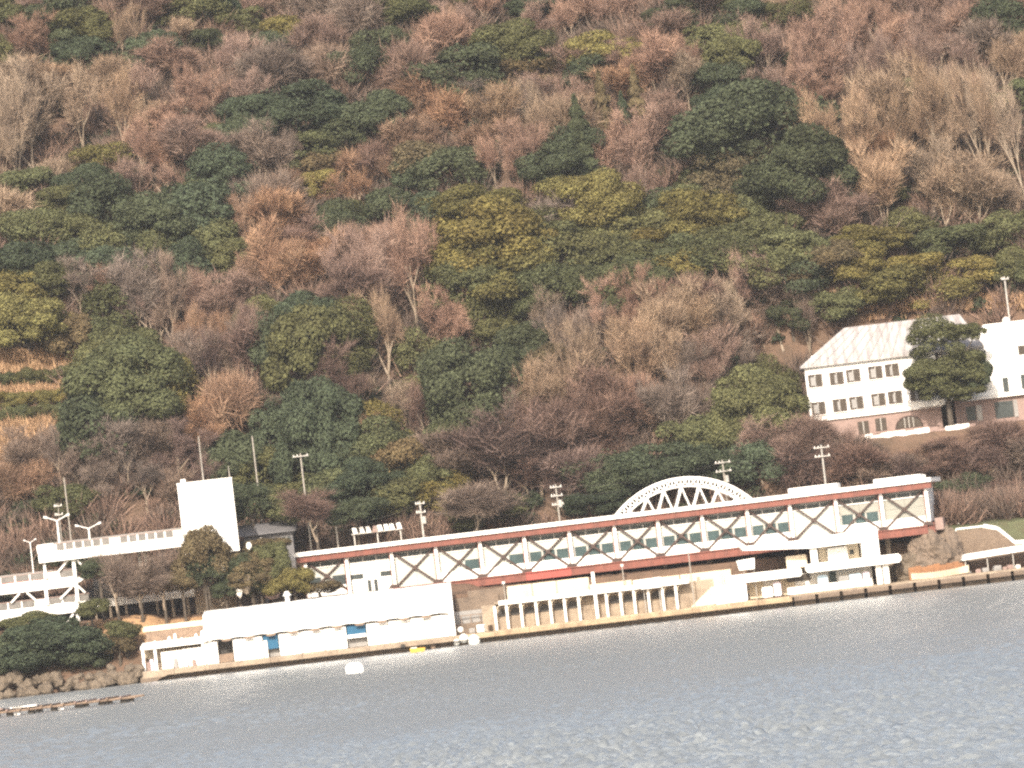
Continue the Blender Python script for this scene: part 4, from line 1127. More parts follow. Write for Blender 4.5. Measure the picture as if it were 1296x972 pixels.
pole(1271, 350, 410, 50, 'pale pole standing on the hotel wing', 1, 0.16, False, mat='steel', armw=0.5)
pole(81, 605, 660, 24, 'plain pale mast above the car park', 0, 0.12, False, 'plain_mast')
pole(73, 637, 660, 25, 'thin pole with small boxes beside the plain mast', 2, 0.08, False, 'sign_pole', armw=0.5)
pole(330, 680, 705, 22, 'short white pole in front of the dark roofed house', 0, 0.12, False, 'plain_mast', 'steel')

# sagging cables between the poles behind the hall
for i, (m_, n_) in enumerate(((2, 3), (3, 4), (4, 5), (5, 6))):
    A_, B_ = POLE_TOPS[m_], POLE_TOPS[n_]
    cb = MB(); N = 14
    for dz in (0.0, -1.1):
        pts = [A_.lerp(B_, t / N) + Vector((0, 0, dz - 3.0 * (t / N) * (1 - t / N))) for t in range(N + 1)]
        for t in range(N): cb.tube(pts[t], pts[t + 1], 0.022, None, 4, caps=False)
    tag(cb.build('power_cable', M['dark']), ['thin cables between the short pole and the pole right of the letter boards', 'thin cables from the letter-board pole to the mid-hall pole', 'thin cables from the mid-hall pole to the pole behind the arch', 'thin cables from the arch pole to the pole by the roof box'][i], 'cable', 'cables behind the hall')

# dark roofed house behind the shrubs
def dark_house():
    Y = 27
    F = Facade((at(345, 690, Y).x, Y), 0)
    root = F.root('dark_house', 'low house with dark grey roof behind the shrubs right of the tower', 'house')
    a, zt = F(303, 676); c = F(372, 668)[0]
    zg = float(terrain(F.x, Y)) - 0.3
    ze = zt - 0.4
    MB().box(a + 0.5, c - 0.3, 0.4, 5, zg, ze).build('wall', M['roof_dark'], root)
    MB().xprism([(-0.4, ze), (5.6, ze + 0.2), (5.6, ze + 0.35), (2.6, ze + 1.5), (-0.4, ze + 0.15)], a - 0.2, c + 0.2).build('roof', M['roof_dark'], root)
    for f in (0.12, 0.36, 0.6, 0.84):
        u = a + (c - a) * f
        g = MB().box(u - 0.5, u + 0.5, 0.33, 0.397, ze - 1.7, ze - 0.6).build('window', M['dark_glass'], root)
        MB().box(u - 0.04, u + 0.04, 0.29, 0.329, ze - 1.7, ze - 0.6).build('mullion', M['steel'], g)
dark_house()

# row of white letter boards on a rack
def letters():
    Y = 27.5
    F = Facade((at(478, 668, Y).x, Y), 0)
    root = F.root('letter_board_row', 'row of seven white boards on a rack behind the hall roof', 'sign')
    xs = [449, 458, 466, 474, 481, 489, 496, 505]
    for i, x in enumerate(xs):
        u, z = F(x, 672 - (x - 449) * 0.117)
        if i == 3:
            MB().prism([(u - .35, z - .45), (u + .3, z - .45), (u + .1, z + .4), (u - .15, z + .4)], 0, 0.2).build('board', M['pink'], root)
        else:
            s = 0.07
            MB().prism([(u - .27 + s, z - .4), (u + .27 + s, z - .38), (u + .25 - s, z + .4), (u - .27 - s, z + .38)], 0, 0.15).build('board', M['white_clean'], root)
    u0, z0 = F(444, 672); u1 = F(509, 664)[0]
    zg = float(terrain(F.x, Y)) - 0.3
    MB().box(u0, u1, 0.2, 0.35, z0 - 0.55, z0 - 0.4).build('rack_rail', M['steel'], root)
    for f in (0.05, 0.5, 0.95):
        u = u0 + (u1 - u0) * f
        MB().box(u - 0.08, u + 0.08, 0.36, 0.52, zg, z0 + 0.3).build('rack_post', M['steel'], root)
letters()

# ------------------------------------------------------------------ floats, raft, small boat
def raft():
    a = at(-20, 908, -38); 
    # the oyster raft lies well out from the bank
    d = ray(0, 903); t0 = (CAM_H - 0.35) / -d.z; p0 = CAM + d * t0
    d = ray(172, 883); t1 = (CAM_H - 0.35) / -d.z; p1 = CAM + d * t1
    th = math.atan2(p1.y - p0.y, p1.x - p0.x)
    L = math.hypot(p1.x - p0.x, p1.y - p0.y) + 6
    rt = thing('timber_raft', (p1.x, p1.y, 0), th, 'long low timber raft on floats at the lower left', 'raft')
    r = random.Random(9)
    for k in range(5):
        y = -0.2 + k * 1.3
        MB().tube((-L, y, 0.42), (0, y, 0.42), 0.1, None, 6).build('long_pole', M['wood'], rt)
    n = int(L / 1.05)
    for k in range(n):
        x = -L + 0.5 + k * 1.05 + r.uniform(-.15, .15)
        MB().tube((x, -0.5, 0.56 + r.uniform(0, .06)), (x + r.uniform(-.2, .2), 5.4, 0.58), 0.09, None, 6).build('cross_pole', M['wood'] if r.random() < .7 else M['pink'], rt)
        if k % 2 == 0:
            for y in (0.5, 4.4):
                MB().tube((x + 0.1, y - 0.4, 0.12), (x + 0.1, y + 0.4, 0.12), 0.3, None, 10).build('float', M['dark'] if r.random() < .75 else M['white'], rt)
    for k in range(5):
        x = -L * r.uniform(0.35, 0.98)
        MB().box(x, x + r.uniform(.8, 2.0), 0.3, 1.4, 0.66, 0.8).build('deck_board', M['pink'] if k % 2 else M['white'], rt)
raft()
def on_water(px, py, z=0.3):
    d = ray(px, py); t = (CAM_H - z) / -d.z
    return CAM + d * t
p = on_water(449, 849, 0.15)
bo = MB()
bo.prism([(-0.85, 0.05), (-0.6, -0.2), (0.6, -0.2), (0.9, 0.05), (0.9, 0.55), (0.55, 0.95), (-0.5, 1.0), (-0.9, 0.6)], -0.7, 0.7)
o = bo.build('mooring_buoy', M['buoy']); o.location = (p.x, p.y, -0.05)
bv = o.modifiers.new('bevel', 'BEVEL'); bv.width = 0.15; bv.segments = 3
tag(o, 'large white mooring buoy floating off the boathouse', 'buoy')
p = on_water(529, 823, 0.2)
rt = thing('yellow_float', (p.x, max(p.y, -3) if p.y > 0 else p.y, 0), 0, 'small yellow float boat moored at the quay foot', 'boat')
if rt.location.y > -1.2: rt.location.y = -1.2
MB().prism([(-0.85, 0.0), (0.75, 0.0), (0.9, 0.45), (-0.95, 0.5)], -0.5, 0.5).build('hull', M['yellow'], rt)
MB().box(-0.8, -0.1, -0.35, 0.35, 0.46, 0.58).build('bench', M['white'], rt)
for i, (x, y, rr, lb) in enumerate(((583, 797, .36, 'small white fender ball uppermost beside the boathouse'), (587, 808, .55, 'round white fender ball at the quay corner'), (600, 811, .75, 'largest white fender ball on the quay corner'), (578, 813, .4, 'pale low fender ball by the water'))):
    zz = 1.25 + rr * 0.7 if i < 1 else 0.25 + rr * .8
    q = at(x, y, -0.55 - 0.3 * (i == 2) if i else 0.6)
    o = MB().blob((0, 0, 0), rr, rr, rr, i, 0.06, 12, 8).build('fender_ball', M['buoy'], None, True); o.location = (q.x, q.y, q.z)
    tag(o, lb, 'float', 'white fender balls by the boathouse')
for i, (x, y, w, h, mt) in enumerate(((510, 818, .3, .5, 'dark'), (538, 819, .28, .4, 'dark'), (548, 818, .3, .35, 'wood'))):
    q = at(x, y, -0.4)
    o = MB().tube((0, -0.3, 0), (0, 0.3, 0), w, None, 12).build('tyre_fender', M[mt]); o.location = (q.x, -0.55, q.z)
    tag(o, ['dark tyre fender left of the yellow float', 'dark tyre fender just right of the yellow float', 'brown fender farther right of the yellow float'][i], 'fender', 'fenders on the quay')

# shore rocks at the left
def shore_rocks():
    r = random.Random(17)
    bank = tag(thing('rock_bank', (at(80, 870, 0).x, 0, 0)), 'tan and grey boulder bank along the foot of the left shore', 'rocks')
    for k in range(64):
        px = -18 + k * 3.15 + r.uniform(-2, 2)
        if px > 182: break
        py = 882 - px * 0.117 - r.choice([0, 2, 6, 12, 18, 24]) * r.uniform(.6, 1)
        yy = -0.8 + (882 - px * .117 - py) * 0.09
        q = at(px, py, yy)
        s = r.uniform(0.4, 0.95)
        o = MB().blob((0, 0, 0), s * 1.35, s, s * 0.85, k + 50, 0.42, 9, 6).build('boulder', M['rock'])
        o.location = (q.x, yy, q.z - 0.15); o.rotation_euler = (r.uniform(-.3, .3), r.uniform(-.3, .3), r.uniform(0, 6))
        sub = o.modifiers.new('sub', 'SUBSURF'); sub.levels = sub.render_levels = 1
        o.location.x -= bank.location.x; o.parent = bank
shore_rocks()
# orange soil bank between boathouse and car park
def soil_bank():
    # soil sheet draped 6 cm above the terrain along the bank
    xs = np.linspace(at(92, 780, 9).x, at(352, 750, 9).x, 60); ys = np.linspace(6.5, 13.6, 22)
    X, Y = np.meshgrid(xs, ys)
    edge = smooth(0, 1, (X - xs[0]) / 3) * smooth(0, 1, (xs[-1] - X) / 3) * smooth(0, 1, (Y - 6.5) / 1.2) * smooth(0, 1, (13.6 - Y) / 1.0)
    r = np.random.default_rng(4)
    Z = terrain(X, Y) + 0.25 * edge - 0.15 + r.normal(0, 0.05, X.shape)
    i = np.arange(21)[:, None] * 60 + np.arange(59)[None, :]
    me = np_mesh('soil_bank', np.stack([X, Y, Z], -1).reshape(-1, 3), np.stack([i, i + 1, i + 61, i + 60], -1).reshape(-1, 4), M['soil'])
    tag(link('soil_bank', me), 'orange bare soil bank behind the boathouse', None, None, 'structure')
soil_bank()

# ------------------------------------------------------------------ tree prototypes (mesh data shared by the copies)
def unit(v): return v / np.maximum(np.linalg.norm(v, axis=-1, keepdims=True), 1e-9)

def leaf_quads(P, N, size, r, aspect=1.5):
    """one small leaf-spray quad per point, facing roughly along N"""
    n = len(P)
    N = unit(N + r.normal(0, 0.45, (n, 3)))
    A = unit(np.cross(N, r.normal(0, 1, (n, 3)))); B = np.cross(N, A)
    s = size * r.uniform(0.6, 1.35, (n, 1))
    a, b = A * s * aspect * 0.5, B * s * 0.5
    k = r.uniform(-0.25, 0.25, (n, 1)) * s
    V = np.stack([P - a, P - b + N * k, P + a, P + b + N * k], 1).reshape(-1, 3)
    return V

def evergreen_crown(seed, lobes, per, size, flat=0.0, out0=0.5, out1=0.95):
    r = np.random.default_rng(seed)
    Vs = []
    # lobe centres spread over a dome by rejection
    C = []
    tries = 0
    while len(C) < lobes and tries < 6000:
        tries += 1
        d = unit(r.normal(0, 1, 3)); 
        if d[2] < -0.55: continue
        c = d * r.uniform(out0, out1)
        c[2] *= (1 - flat)
        c += r.normal(0, 0.05, 3)
        if all(np.linalg.norm(c - o) > 0.95 / math.sqrt(lobes) * 1.25 for o in C): C.append(c)
    for c in C:
        R = r.uniform(0.6, 1.4) * 1.5 / math.sqrt(lobes) * (1.1 if c[2] > 0.2 else 0.95)
        out = unit(c + np.array([0, 0, 0.35]))
        n = int(per * (R * math.sqrt(lobes) / 1.55) ** 2)
        D = unit(r.normal(0, 1, (int(n * 1.7), 3)))
        D = D[(D @ out) > -0.25][:n]
        rad = R * (1 + r.normal(0, 0.10, (len(D), 1)))
        P = c + D * rad * np.array([1.12, 1.12, 0.85])
        Vs.append(leaf_quads(P, D + np.array([0, 0, 0.3]), size, r))
    # loose leaves at the rim and inside
    D = unit(r.normal(0, 1, (lobes * 34, 3))); D = D[D[:, 2] > -0.6]
    P = D * r.uniform(0.6, 1.12, (len(D), 1)); P[:, 2] *= (1 - flat)
    Vs.append(leaf_quads(P, D, size * 1.1, r))
    V = np.concatenate(Vs); V[:, 2] += 1.12
    Fc = np.arange(len(V)).reshape(-1, 4)
    return np_mesh('evergreen_crown', V, Fc, M['leaf'])

def limb_tubes(segs, mat, name, sides=5):
    b = MB()
    for p0, p1, r0, r1 in segs: b.tube(p0, p1, r0, r1, sides, caps=False)
    return b.mesh(name, mat)

def evergreen_trunk(seed):
    r = random.Random(seed)
    segs = [((0, 0, -0.15), (r.uniform(-.05, .05), r.uniform(-.05, .05), 0.55), 0.10, 0.07)]
    top = segs[0][1]
    for k in range(6):
        a = k * 1.05 + r.random(); L = r.uniform(0.4, 0.65)
        segs.append((top, (top[0] + math.cos(a) * L, top[1] + math.sin(a) * L, top[2] + r.uniform(0.3, 0.8)), 0.05, 0.02))
    return limb_tubes(segs, M['bark_dark'], 'evergreen_trunk')

def bare_tree(seed, spread=0.75, levels=5, twigs=24, trunk=0.28, upright=0.35, twig_len=0.10, twig_w=0.0029):
    r = random.Random(seed); nr = np.random.default_rng(seed)
    thick, fine, tips = [], [], []
    def grow(p, d, L, rad, lev):
        # two bent pieces per branch
        q = p
        for h in range(2):
            d = (d + Vector((r.gauss(0, .10), r.gauss(0, .10), r.gauss(0.02, .06)))).normalized()
            e = q + d * (L / 2)
            (thick if lev <= 2 else fine).append((q.copy(), e.copy(), rad * (1 - .18 * h), rad * (0.82 - .18 * h)))
            if lev >= 2: tips.append((e.copy(), d.copy()))
            q = e
        if lev >= levels: return
        n = 3 if r.random() < 0.6 else (4 if lev < 2 else 2)
        ph = r.uniform(0, 6.28)
        side = d.cross(Vector((0.3, 0.8, 0.5))).normalized(); oth = d.cross(side)
        for k in range(n):
            a = ph + k * 6.283 / n + r.uniform(-.4, .4); s = spread * r.uniform(0.55, 1.15)
            nd = (d + (side * math.cos(a) + oth * math.sin(a)) * s + Vector((0, 0, upright * 0.5))).normalized()
            if lev < 1 or r.random() > 0.1: grow(q, nd, L * r.uniform(0.52, 1.0), rad * 0.6, lev + 1)
    lean = Vector((r.uniform(-.12, .12), r.uniform(-.12, .12), 1)).normalized()
    grow(Vector((0, 0, -0.04)), lean, trunk, 0.024, 0)
    # fine twigs: long thin triangles
    P, D = [], []
    base = np.array([t[0][:] for t in tips]); dirs = np.array([t[1][:] for t in tips])
    k = twigs
    P = np.repeat(base, k, 0) + nr.normal(0, 0.022, (len(base) * k, 3))
    D = unit(np.repeat(dirs, k, 0) * 0.8 + nr.normal(0, 0.55, (len(base) * k, 3)) + np.array([0, 0, 0.25]))
    L = twig_len * nr.uniform(0.4, 1.7, (len(P), 1))
    W = unit(np.cross(D, nr.normal(0, 1, P.shape))) * twig_w * nr.uniform(0.6, 1.5, (len(P), 1))
    V = np.stack([P - W, P + W, P + D * L], 1).reshape(-1, 3)
    # branch pieces as slim three-sided sticks
    fv = []
    for p0, p1, r0, r1 in fine:
        ax = (p1 - p0).normalized(); u = ax.cross(Vector((.2, .5, .9))).normalized(); w = ax.cross(u)
        c = [u, u * -.5 + w * .87, u * -.5 - w * .87]
        for i in range(3):
            a, b2 = c[i], c[(i + 1) % 3]
            r_ = max(r0 * 0.85, 0.0017)
            fv += [p0 + a * r_, p0 + b2 * r_, p1 + a * r_ * .8, p0 + b2 * r_, p1 + b2 * r_ * .8, p1 + a * r_ * .8]
    V = np.concatenate([V, np.array([v[:] for v in fv])])
    # normalise to height 1 and half-width about 0.5
    zmax = np.percentile(V[:, 2], 99.5); cx, cy = np.median(V[:, 0]), np.median(V[:, 1])
    rad = np.percentile(np.hypot(V[:, 0] - cx, V[:, 1] - cy), 96)
    sc = np.array([0.5 / rad, 0.5 / rad, 1.0 / zmax])
    V = V * sc
    crown = np_mesh('bare_crown', V, np.arange(len(V)).reshape(-1, 3), M['twig'])
    thick = [(Vector(p0 * Vector(sc)) if False else Vector((p0.x * sc[0], p0.y * sc[1], p0.z * sc[2])), Vector((p1.x * sc[0], p1.y * sc[1], p1.z * sc[2])), r0 * 1.15, r1 * 1.15) for p0, p1, r0, r1 in thick]
    return crown, limb_tubes(thick, M['bark'], 'bare_trunk')

def cedar(seed):
    r = np.random.default_rng(seed)
    n = 3600
    t = r.uniform(0, 1, n) ** 0.8
    rad = (1 - t) ** 0.8 * 0.5 * (0.72 + 0.28 * np.sin(t * 46 + r.normal(0, .5, n)))
    a = r.uniform(0, 6.283, n); k = np.sqrt(r.uniform(0.35, 1, n))
    lump = 1 + 0.22 * np.sin(a * 3 + t * 9)
    P = np.stack([np.cos(a) * rad * k * lump, np.sin(a) * rad * k * lump, 0.08 + t * 0.92], 1)
    N = np.stack([np.cos(a), np.sin(a), 0.9 + 0 * a], 1)
    V = leaf_quads(P, N, 0.045, r, 2.0)
    crown = np_mesh('cedar_crown', V, np.arange(len(V)).reshape(-1, 4), M['leaf'])
    return crown, limb_tubes([((0, 0, -0.05), (0, 0, 0.9), 0.03, 0.008)], M['bark_dark'], 'cedar_trunk')

EV = [(evergreen_crown(100 + i, 18 + 3 * i, 460, 0.062, 0.0 if i % 2 else 0.12), evergreen_trunk(i)) for i in range(6)]
EV += [(evergreen_crown(150 + i, 15 + 3 * i, 420, 0.058, 0.05 * i, 0.55, 1.12), evergreen_trunk(60 + i)) for i in range(4)]
EVB = [(evergreen_crown(200 + i, 48, 480, 0.042, 0.1), evergreen_trunk(30 + i)) for i in range(3)]
BT = [bare_tree(300 + i, spread=[.62, .75, .9, .55, .8, .7, 1.0][i], trunk=[.20, .14, .12, .24, .16, .26, .12][i], upright=[.5, .35, .25, .7, .3, .45, .2][i]) for i in range(7)]
BT += [bare_tree(350 + i, spread=[.55, .7, .85][i], trunk=[.34, .28, .22][i], upright=[.6, .45, .3][i], twigs=[8, 10, 9][i], twig_len=0.12) for i in range(3)]
CD = [cedar(400 + i) for i in range(2)]

# ------------------------------------------------------------------ where the trees stand: photo x, y of crown centre, half width, half height
TINT = {'Ed': (0.0752, 0.0884, 0.0528), 'Em': (0.1144, 0.1175, 0.0575), 'Ey': (0.1804, 0.1568, 0.0606), 'Eo': (0.1474, 0.1161, 0.067), 'Bp': (0.2266, 0.1505, 0.1178), 'Bt': (0.2493, 0.1813, 0.1288), 'Bg': (0.1722, 0.1314, 0.1069), 'Bu': (0.1496, 0.1006, 0.0834), 'Br': (0.2318, 0.1473, 0.0999), 'Cd': (0.0677, 0.0812, 0.0478), 'Co': (0.1278, 0.0987, 0.0543)}
T = {}
T['Ed'] = """20,340,36,26;760,640,44,18;660,440,30,24;640,470,30,26;310,150,30,22;430,180,34,24;530,230,28,20;860,280,34,24;1060,240,26,26;80,24,32,22;112,78,36,24;185,72,30,26;265,55,22,16;340,66,28,20;375,150,56,36;290,228,34,26;130,272,38,32;190,292,50,36;240,282,40,34;420,300,28,26;
455,92,30,24;490,66,28,24;580,106,42,34;745,95,30,20;480,155,42,30;575,222,38,24;490,272,34,28;545,278,32,28;700,218,46,28;735,205,26,34;855,20,30,18;670,14,30,16;
960,172,86,54;1004,228,58,46;935,20,30,18;1270,44,36,32;935,98,18,15;85,332,32,22;120,348,34,26;300,372,20,18;350,450,28,36;390,402,28,24;300,592,32,32;402,562,46,58;352,565,30,34;
600,505,50,54;462,620,46,30;832,602,60,28;770,606,40,24;1010,360,34,20;1002,410,24,18;950,592,32,26;898,596,30,24;235,350,30,36;128,552,42,38;60,820,62,34;20,835,40,30;104,832,34,26"""
T['Em'] = """660,300,40,28;720,335,40,28;700,300,36,24;780,335,40,28;935,312,36,24;1000,330,38,24;90,300,34,24;150,335,36,26;330,600,30,26;500,640,36,20;620,650,40,18;880,568,34,26;540,470,30,28;430,440,32,30;150,450,34,28;260,320,34,26;380,200,36,22;20,26,28,18;235,20,34,20;300,32,28,18;275,176,20,15;45,296,32,24;270,240,26,20;645,72,48,34;520,20,30,18;440,282,28,24;895,56,30,22;985,22,28,16;60,362,36,26;140,392,34,26;
160,500,58,52;392,455,42,48;330,405,26,22;590,372,52,36;700,372,46,36;622,425,30,18;800,372,48,36;865,335,44,28;920,332,40,26;970,342,38,24;955,522,44,42;988,505,24,30;935,555,36,32;1052,392,30,18;
1200,312,42,20;1278,302,34,24;470,575,44,34;545,612,30,24;1130,248,16,14;430,628,34,26;380,600,26,24;820,300,40,30"""
T['Ey'] = """125,206,28,18;370,46,30,20;400,238,26,18;760,72,38,24;606,272,58,28;622,318,74,46;755,272,48,40;842,312,44,28;890,284,56,34;1100,312,44,18;15,376,34,24;36,416,46,34;203,502,44,44;
625,352,62,40;465,550,36,28;1122,372,40,20;1150,345,36,18;1080,345,32,20;850,350,40,24;1230,350,36,18;550,630,26,18;1195,372,34,16"""
T['Eo'] = """410,215,34,22;560,330,34,26;1035,345,34,22;690,470,28,22;540,210,36,24;660,100,30,22;930,210,44,32;735,175,22,20;80,430,26,24;1060,330,36,18;505,590,30,28"""
T['Bt'] = """155,62,32,36;235,56,24,22;40,172,52,60;102,162,40,48;152,160,34,44;60,118,62,26;652,152,44,30;700,168,40,30;1060,192,46,48;1112,186,50,52;1170,172,52,64;1222,186,54,66;1272,196,50,62;1150,246,46,40;1212,256,48,40;
1262,262,44,38;490,446,42,48;692,412,32,26;762,484,70,50;842,474,50,44;892,424,54,46;870,110,34,28;1010,18,44,22;850,432,44,34;700,524,50,40;1258,100,42,40;20,190,30,55"""
T['Bp'] = """40,66,38,32;215,92,34,28;300,82,38,28;210,130,48,30;280,132,46,28;200,206,48,36;250,202,36,32;190,20,40,24;330,14,40,22;60,10,40,20;505,105,38,32;610,22,40,26;702,42,46,28;770,22,46,24;650,212,44,32;730,142,40,28;
850,100,44,36;802,212,46,40;850,168,40,32;810,262,38,30;1000,72,54,40;1042,98,46,36;1092,52,50,38;1100,102,48,36;1162,72,48,36;1202,92,44,38;1030,282,28,26;500,376,62,56;520,352,44,40;790,412,48,36;962,392,54,44;560,430,40,40;
272,402,44,38;160,384,36,30;985,575,46,26;800,532,56,38;1130,18,44,22;1210,22,50,26;880,14,36,22;560,60,36,26;420,60,40,28;1065,282,36,30;930,470,46,34;720,100,40,26;580,40,36,24"""
T['Bg'] = """345,212,44,32;100,382,42,32;190,402,46,46;310,440,36,32;120,602,54,30;180,592,46,34;400,15,42,24;350,100,40,28;590,142,40,24;1250,60,36,26;680,288,54,28;720,432,44,30;580,602,42,30;1050,588,40,18;920,472,44,34;1002,432,44,36;
270,470,46,40;410,98,36,26;450,30,42,26;340,262,36,28;60,595,46,30;1105,600,36,16;640,540,44,34;870,540,46,34"""
T['Bu'] = """230,412,50,44;290,472,44,40;412,502,42,40;652,594,74,36;722,574,56,36;222,592,42,32;450,222,40,26;700,612,60,28;560,540,44,36;440,400,42,40;1030,600,48,30;860,400,38,28;360,330,36,28;740,540,50,36;1190,598,40,24;1150,604,36,18;1240,596,40,24;1085,600,34,20"""
T['Br'] = """370,242,38,28;322,292,44,34;332,352,44,38;392,348,46,34;540,156,48,24;472,226,46,24;502,238,40,24;450,252,40,24;295,532,40,34;258,552,32,30;482,572,34,28;262,446,46,36;30,622,44,26;770,150,30,22;610,180,40,22;1130,200,30,30;440,330,36,26"""
T['Cd'] = """735,195,28,50;792,175,22,40"""
T['Co'] = """765,165,25,50;808,150,23,44;240,515,26,40"""
BAND = [(115, 'topmost'), (245, 'high up'), (385, 'midway up'), (520, 'low down'), (2000, 'near shore')]
ZONE = [(112, 'over the car park'), (222, 'over the deck walkway'), (312, 'over the white tower'), (440, 'over the dark-roofed house'), (560, 'over the letter boards'), (700, "over the hall's left half"),
        (790, 'left of the arch'), (950, 'over the white arch'), (1050, 'left of the hotel'), (1190, 'over the hotel roof'), (2000, 'by the right edge')]
KNAME = {'E': 'evergreen', 'B': 'bare tree', 'C': 'pointed cedar'}
TNAME = {'Ed': 'dark green', 'Em': 'mid green', 'Ey': 'yellow-green', 'Eo': 'olive', 'Bt': 'tan', 'Bp': 'pinkish', 'Bg': 'grey-brown', 'Bu': 'purplish brown', 'Br': 'orange-brown', 'Cd': 'dark', 'Co': 'brownish'}
SPECIAL = {(960, 172): 'largest dark green evergreen, broad domed crown high on the right', (40, 172): 'big tan bare tree with pale forked trunk at the left edge',
           (155, 62): 'vase-shaped tan bare tree with pale limbs near the top left', (622, 318): 'broad yellow-green domed evergreen in the middle of the hill',
           (490, 446): 'tan bare tree with a tall pale trunk in mid hillside', (692, 412): 'small bare tree with bright pale branches below the yellow-green dome'}
ORD = ['leftmost', 'second from left', 'third from left', 'fourth from left', 'fifth from left', 'sixth from left', 'seventh from left', 'eighth from left', 'ninth from left', 'tenth from left']
def crown_width_word(rx): return 'large' if rx >= 48 else ('small' if rx < 30 else 'medium-sized')

entries = []
for kd, s in T.items():
    for e in s.replace('\n', '').split(';'):
        if e.strip():
            x, y, rx, ry = [float(v) for v in e.split(',')]
            ry2 = ry * (1.28 if y < 760 else 1.0)
            if kd[0] == 'B' and rx > 42 and (x, y) not in ((490, 446), (40, 172)):
                sr_ = random.Random(int(x * 13 + y))
                for q in (-1, 1):
                    entries.append((kd, x + q * rx * sr_.uniform(.38, .55), y + q * -rx * 0.06 + sr_.uniform(-.12, .12) * ry, rx * sr_.uniform(.55, .78), ry2 * sr_.uniform(.8, 1.12)))
            else:
                entries.append((kd, x, y, rx * (1.15 if kd[0] == 'E' and y < 760 else 1.0), ry2))
# orchard rows on the terraces at the left edge
for row, (yr, kd) in enumerate(((484, 'Em'), (510, 'Ey'), (529, 'Em'))):
    for q in range(7):
        entries.append((kd, -4 + q * 15 + 5 * (row % 2), yr - (q * 15) * 0.10, 11.5, 10.5))
# extra trees where the hand list leaves gaps
gx = random.Random(77)
for k in range(1500):
    x, y = gx.uniform(-30, 1326), gx.uniform(-60, 640)
    lim = 690 - (x) * 0.118
    if y > lim - 12: continue
    if 985 < x and y > 372 - (x - 1000) * .08: continue
    if x < 110 and 425 < y < 590: continue
    if all(((x - e[1]) / (0.60 * (e[3] + 22))) ** 2 + ((y - e[2]) / (0.52 * (e[4] + 20))) ** 2 > 1 for e in entries):
        near = sorted(entries, key=lambda e: (e[1] - x) ** 2 + (e[2] - y) ** 2)[:4]
        kd = gx.choice([n[0] for n in near if n[0][0] != 'C'] + ['Em'])
        entries.append((kd, x, y, gx.uniform(24, 38), gx.uniform(22, 34)))
made = []
for i, (kd, x, y, rx, ry) in enumerate(entries):
    r = random.Random(i * 7 + 1)
    d0 = 700.0
    Rz = ry * d0 / F_PX; Rx = rx * d0 / F_PX
    shore = y > 760
    k = kd[0]
    lift = {'E': 1.08 * Rz, 'B': 0.95 * Rz, 'C': 0.95 * Rz}[k]
    if shore: p = at(x, y, 6.0); p = Vector((p.x, 6.0, p.z - lift))
    else: p = on_ground(x, y, lift, 26.5)
    base = terrain(p.x, p.y)
    if k == 'E':
        crown, trunk = r.choice(EVB if rx > 50 else EV)
        sc = (Rx, Rx, Rz); nm = 'evergreen_tree'
    elif k == 'B':
        crown, trunk = BT[7 if (x, y) in SPECIAL else r.randrange(10)]
        if ry > rx * 1.1: crown, trunk = BT[r.choice([0, 3, 5, 7, 8])]
        elif ry < rx * .75: crown, trunk = BT[r.choice([1, 2, 4, 6, 9])]
        sc = (2.1 * Rx, 2.1 * Rx, 2.25 * Rz); nm = 'bare_tree'
    else:
        crown, trunk = r.choice(CD); sc = (2.3 * Rx, 2.3 * Rx, 2.1 * Rz); nm = 'cedar_tree'
    rt = thing(nm, (p.x, p.y, p.z - 0.2), r.uniform(0, 6.283))
    rt.scale = (sc[0] * r.uniform(.88, 1.14), sc[1], sc[2])
    if k == 'B': rt.rotation_euler = (r.uniform(-.14, .14), r.uniform(-.14, .14), rt.rotation_euler.z)
    c = TINT[kd]; v = r.uniform(0.82, 1.2); w = r.uniform(-0.06, 0.06)
    cc = (c[0] * v * (1 + w), c[1] * v, c[2] * v * (1 - w), 1)
    for nmp, me in (('trunk', trunk), ('crown', crown)):
        o = link(nmp, me, rt); o.color = cc
    made.append((rt, kd, x, y, rx, ry))
# labels: kind, colour, size, where; order from the left settles the rest
byl = {}
for t in made:
    rt, kd, x, y, rx, ry = t
    if (x, y) in SPECIAL:
        tag(rt, SPECIAL[(x, y)], 'tree', KNAME[kd[0]] + 's on the hillside'); continue
    yd = y + (x - 648) * 0.117
    if y > 760: wh = 'on the left shore bank'
    else: wh = next(n for lim, n in BAND if yd < lim) + ' ' + next(n for lim, n in ZONE if x < lim)
    lb = f"{crown_width_word(rx)} {TNAME[kd]} {KNAME[kd[0]]} {wh}"
    if rx == 11.5:
        rw = 'upper' if y > 470 and y <= 484 - (x + 4) * 0.1 + 1 and y > 470 - 0 and kd == 'Em' and y < 490 else ('middle' if kd == 'Ey' else 'lower')
        lb = f"small {TNAME[kd]} bush in the {rw} orchard row at the left edge"
    byl.setdefault(lb, []).append(t)
for lb, ts in byl.items():
    ts.sort(key=lambda t: t[2])
    for j, t in enumerate(ts):
        full = lb if len(ts) == 1 else f"{lb}, {ORD[j]}"
        tag(t[0], full, 'tree', KNAME[t[1][0]] + 's on the hillside')

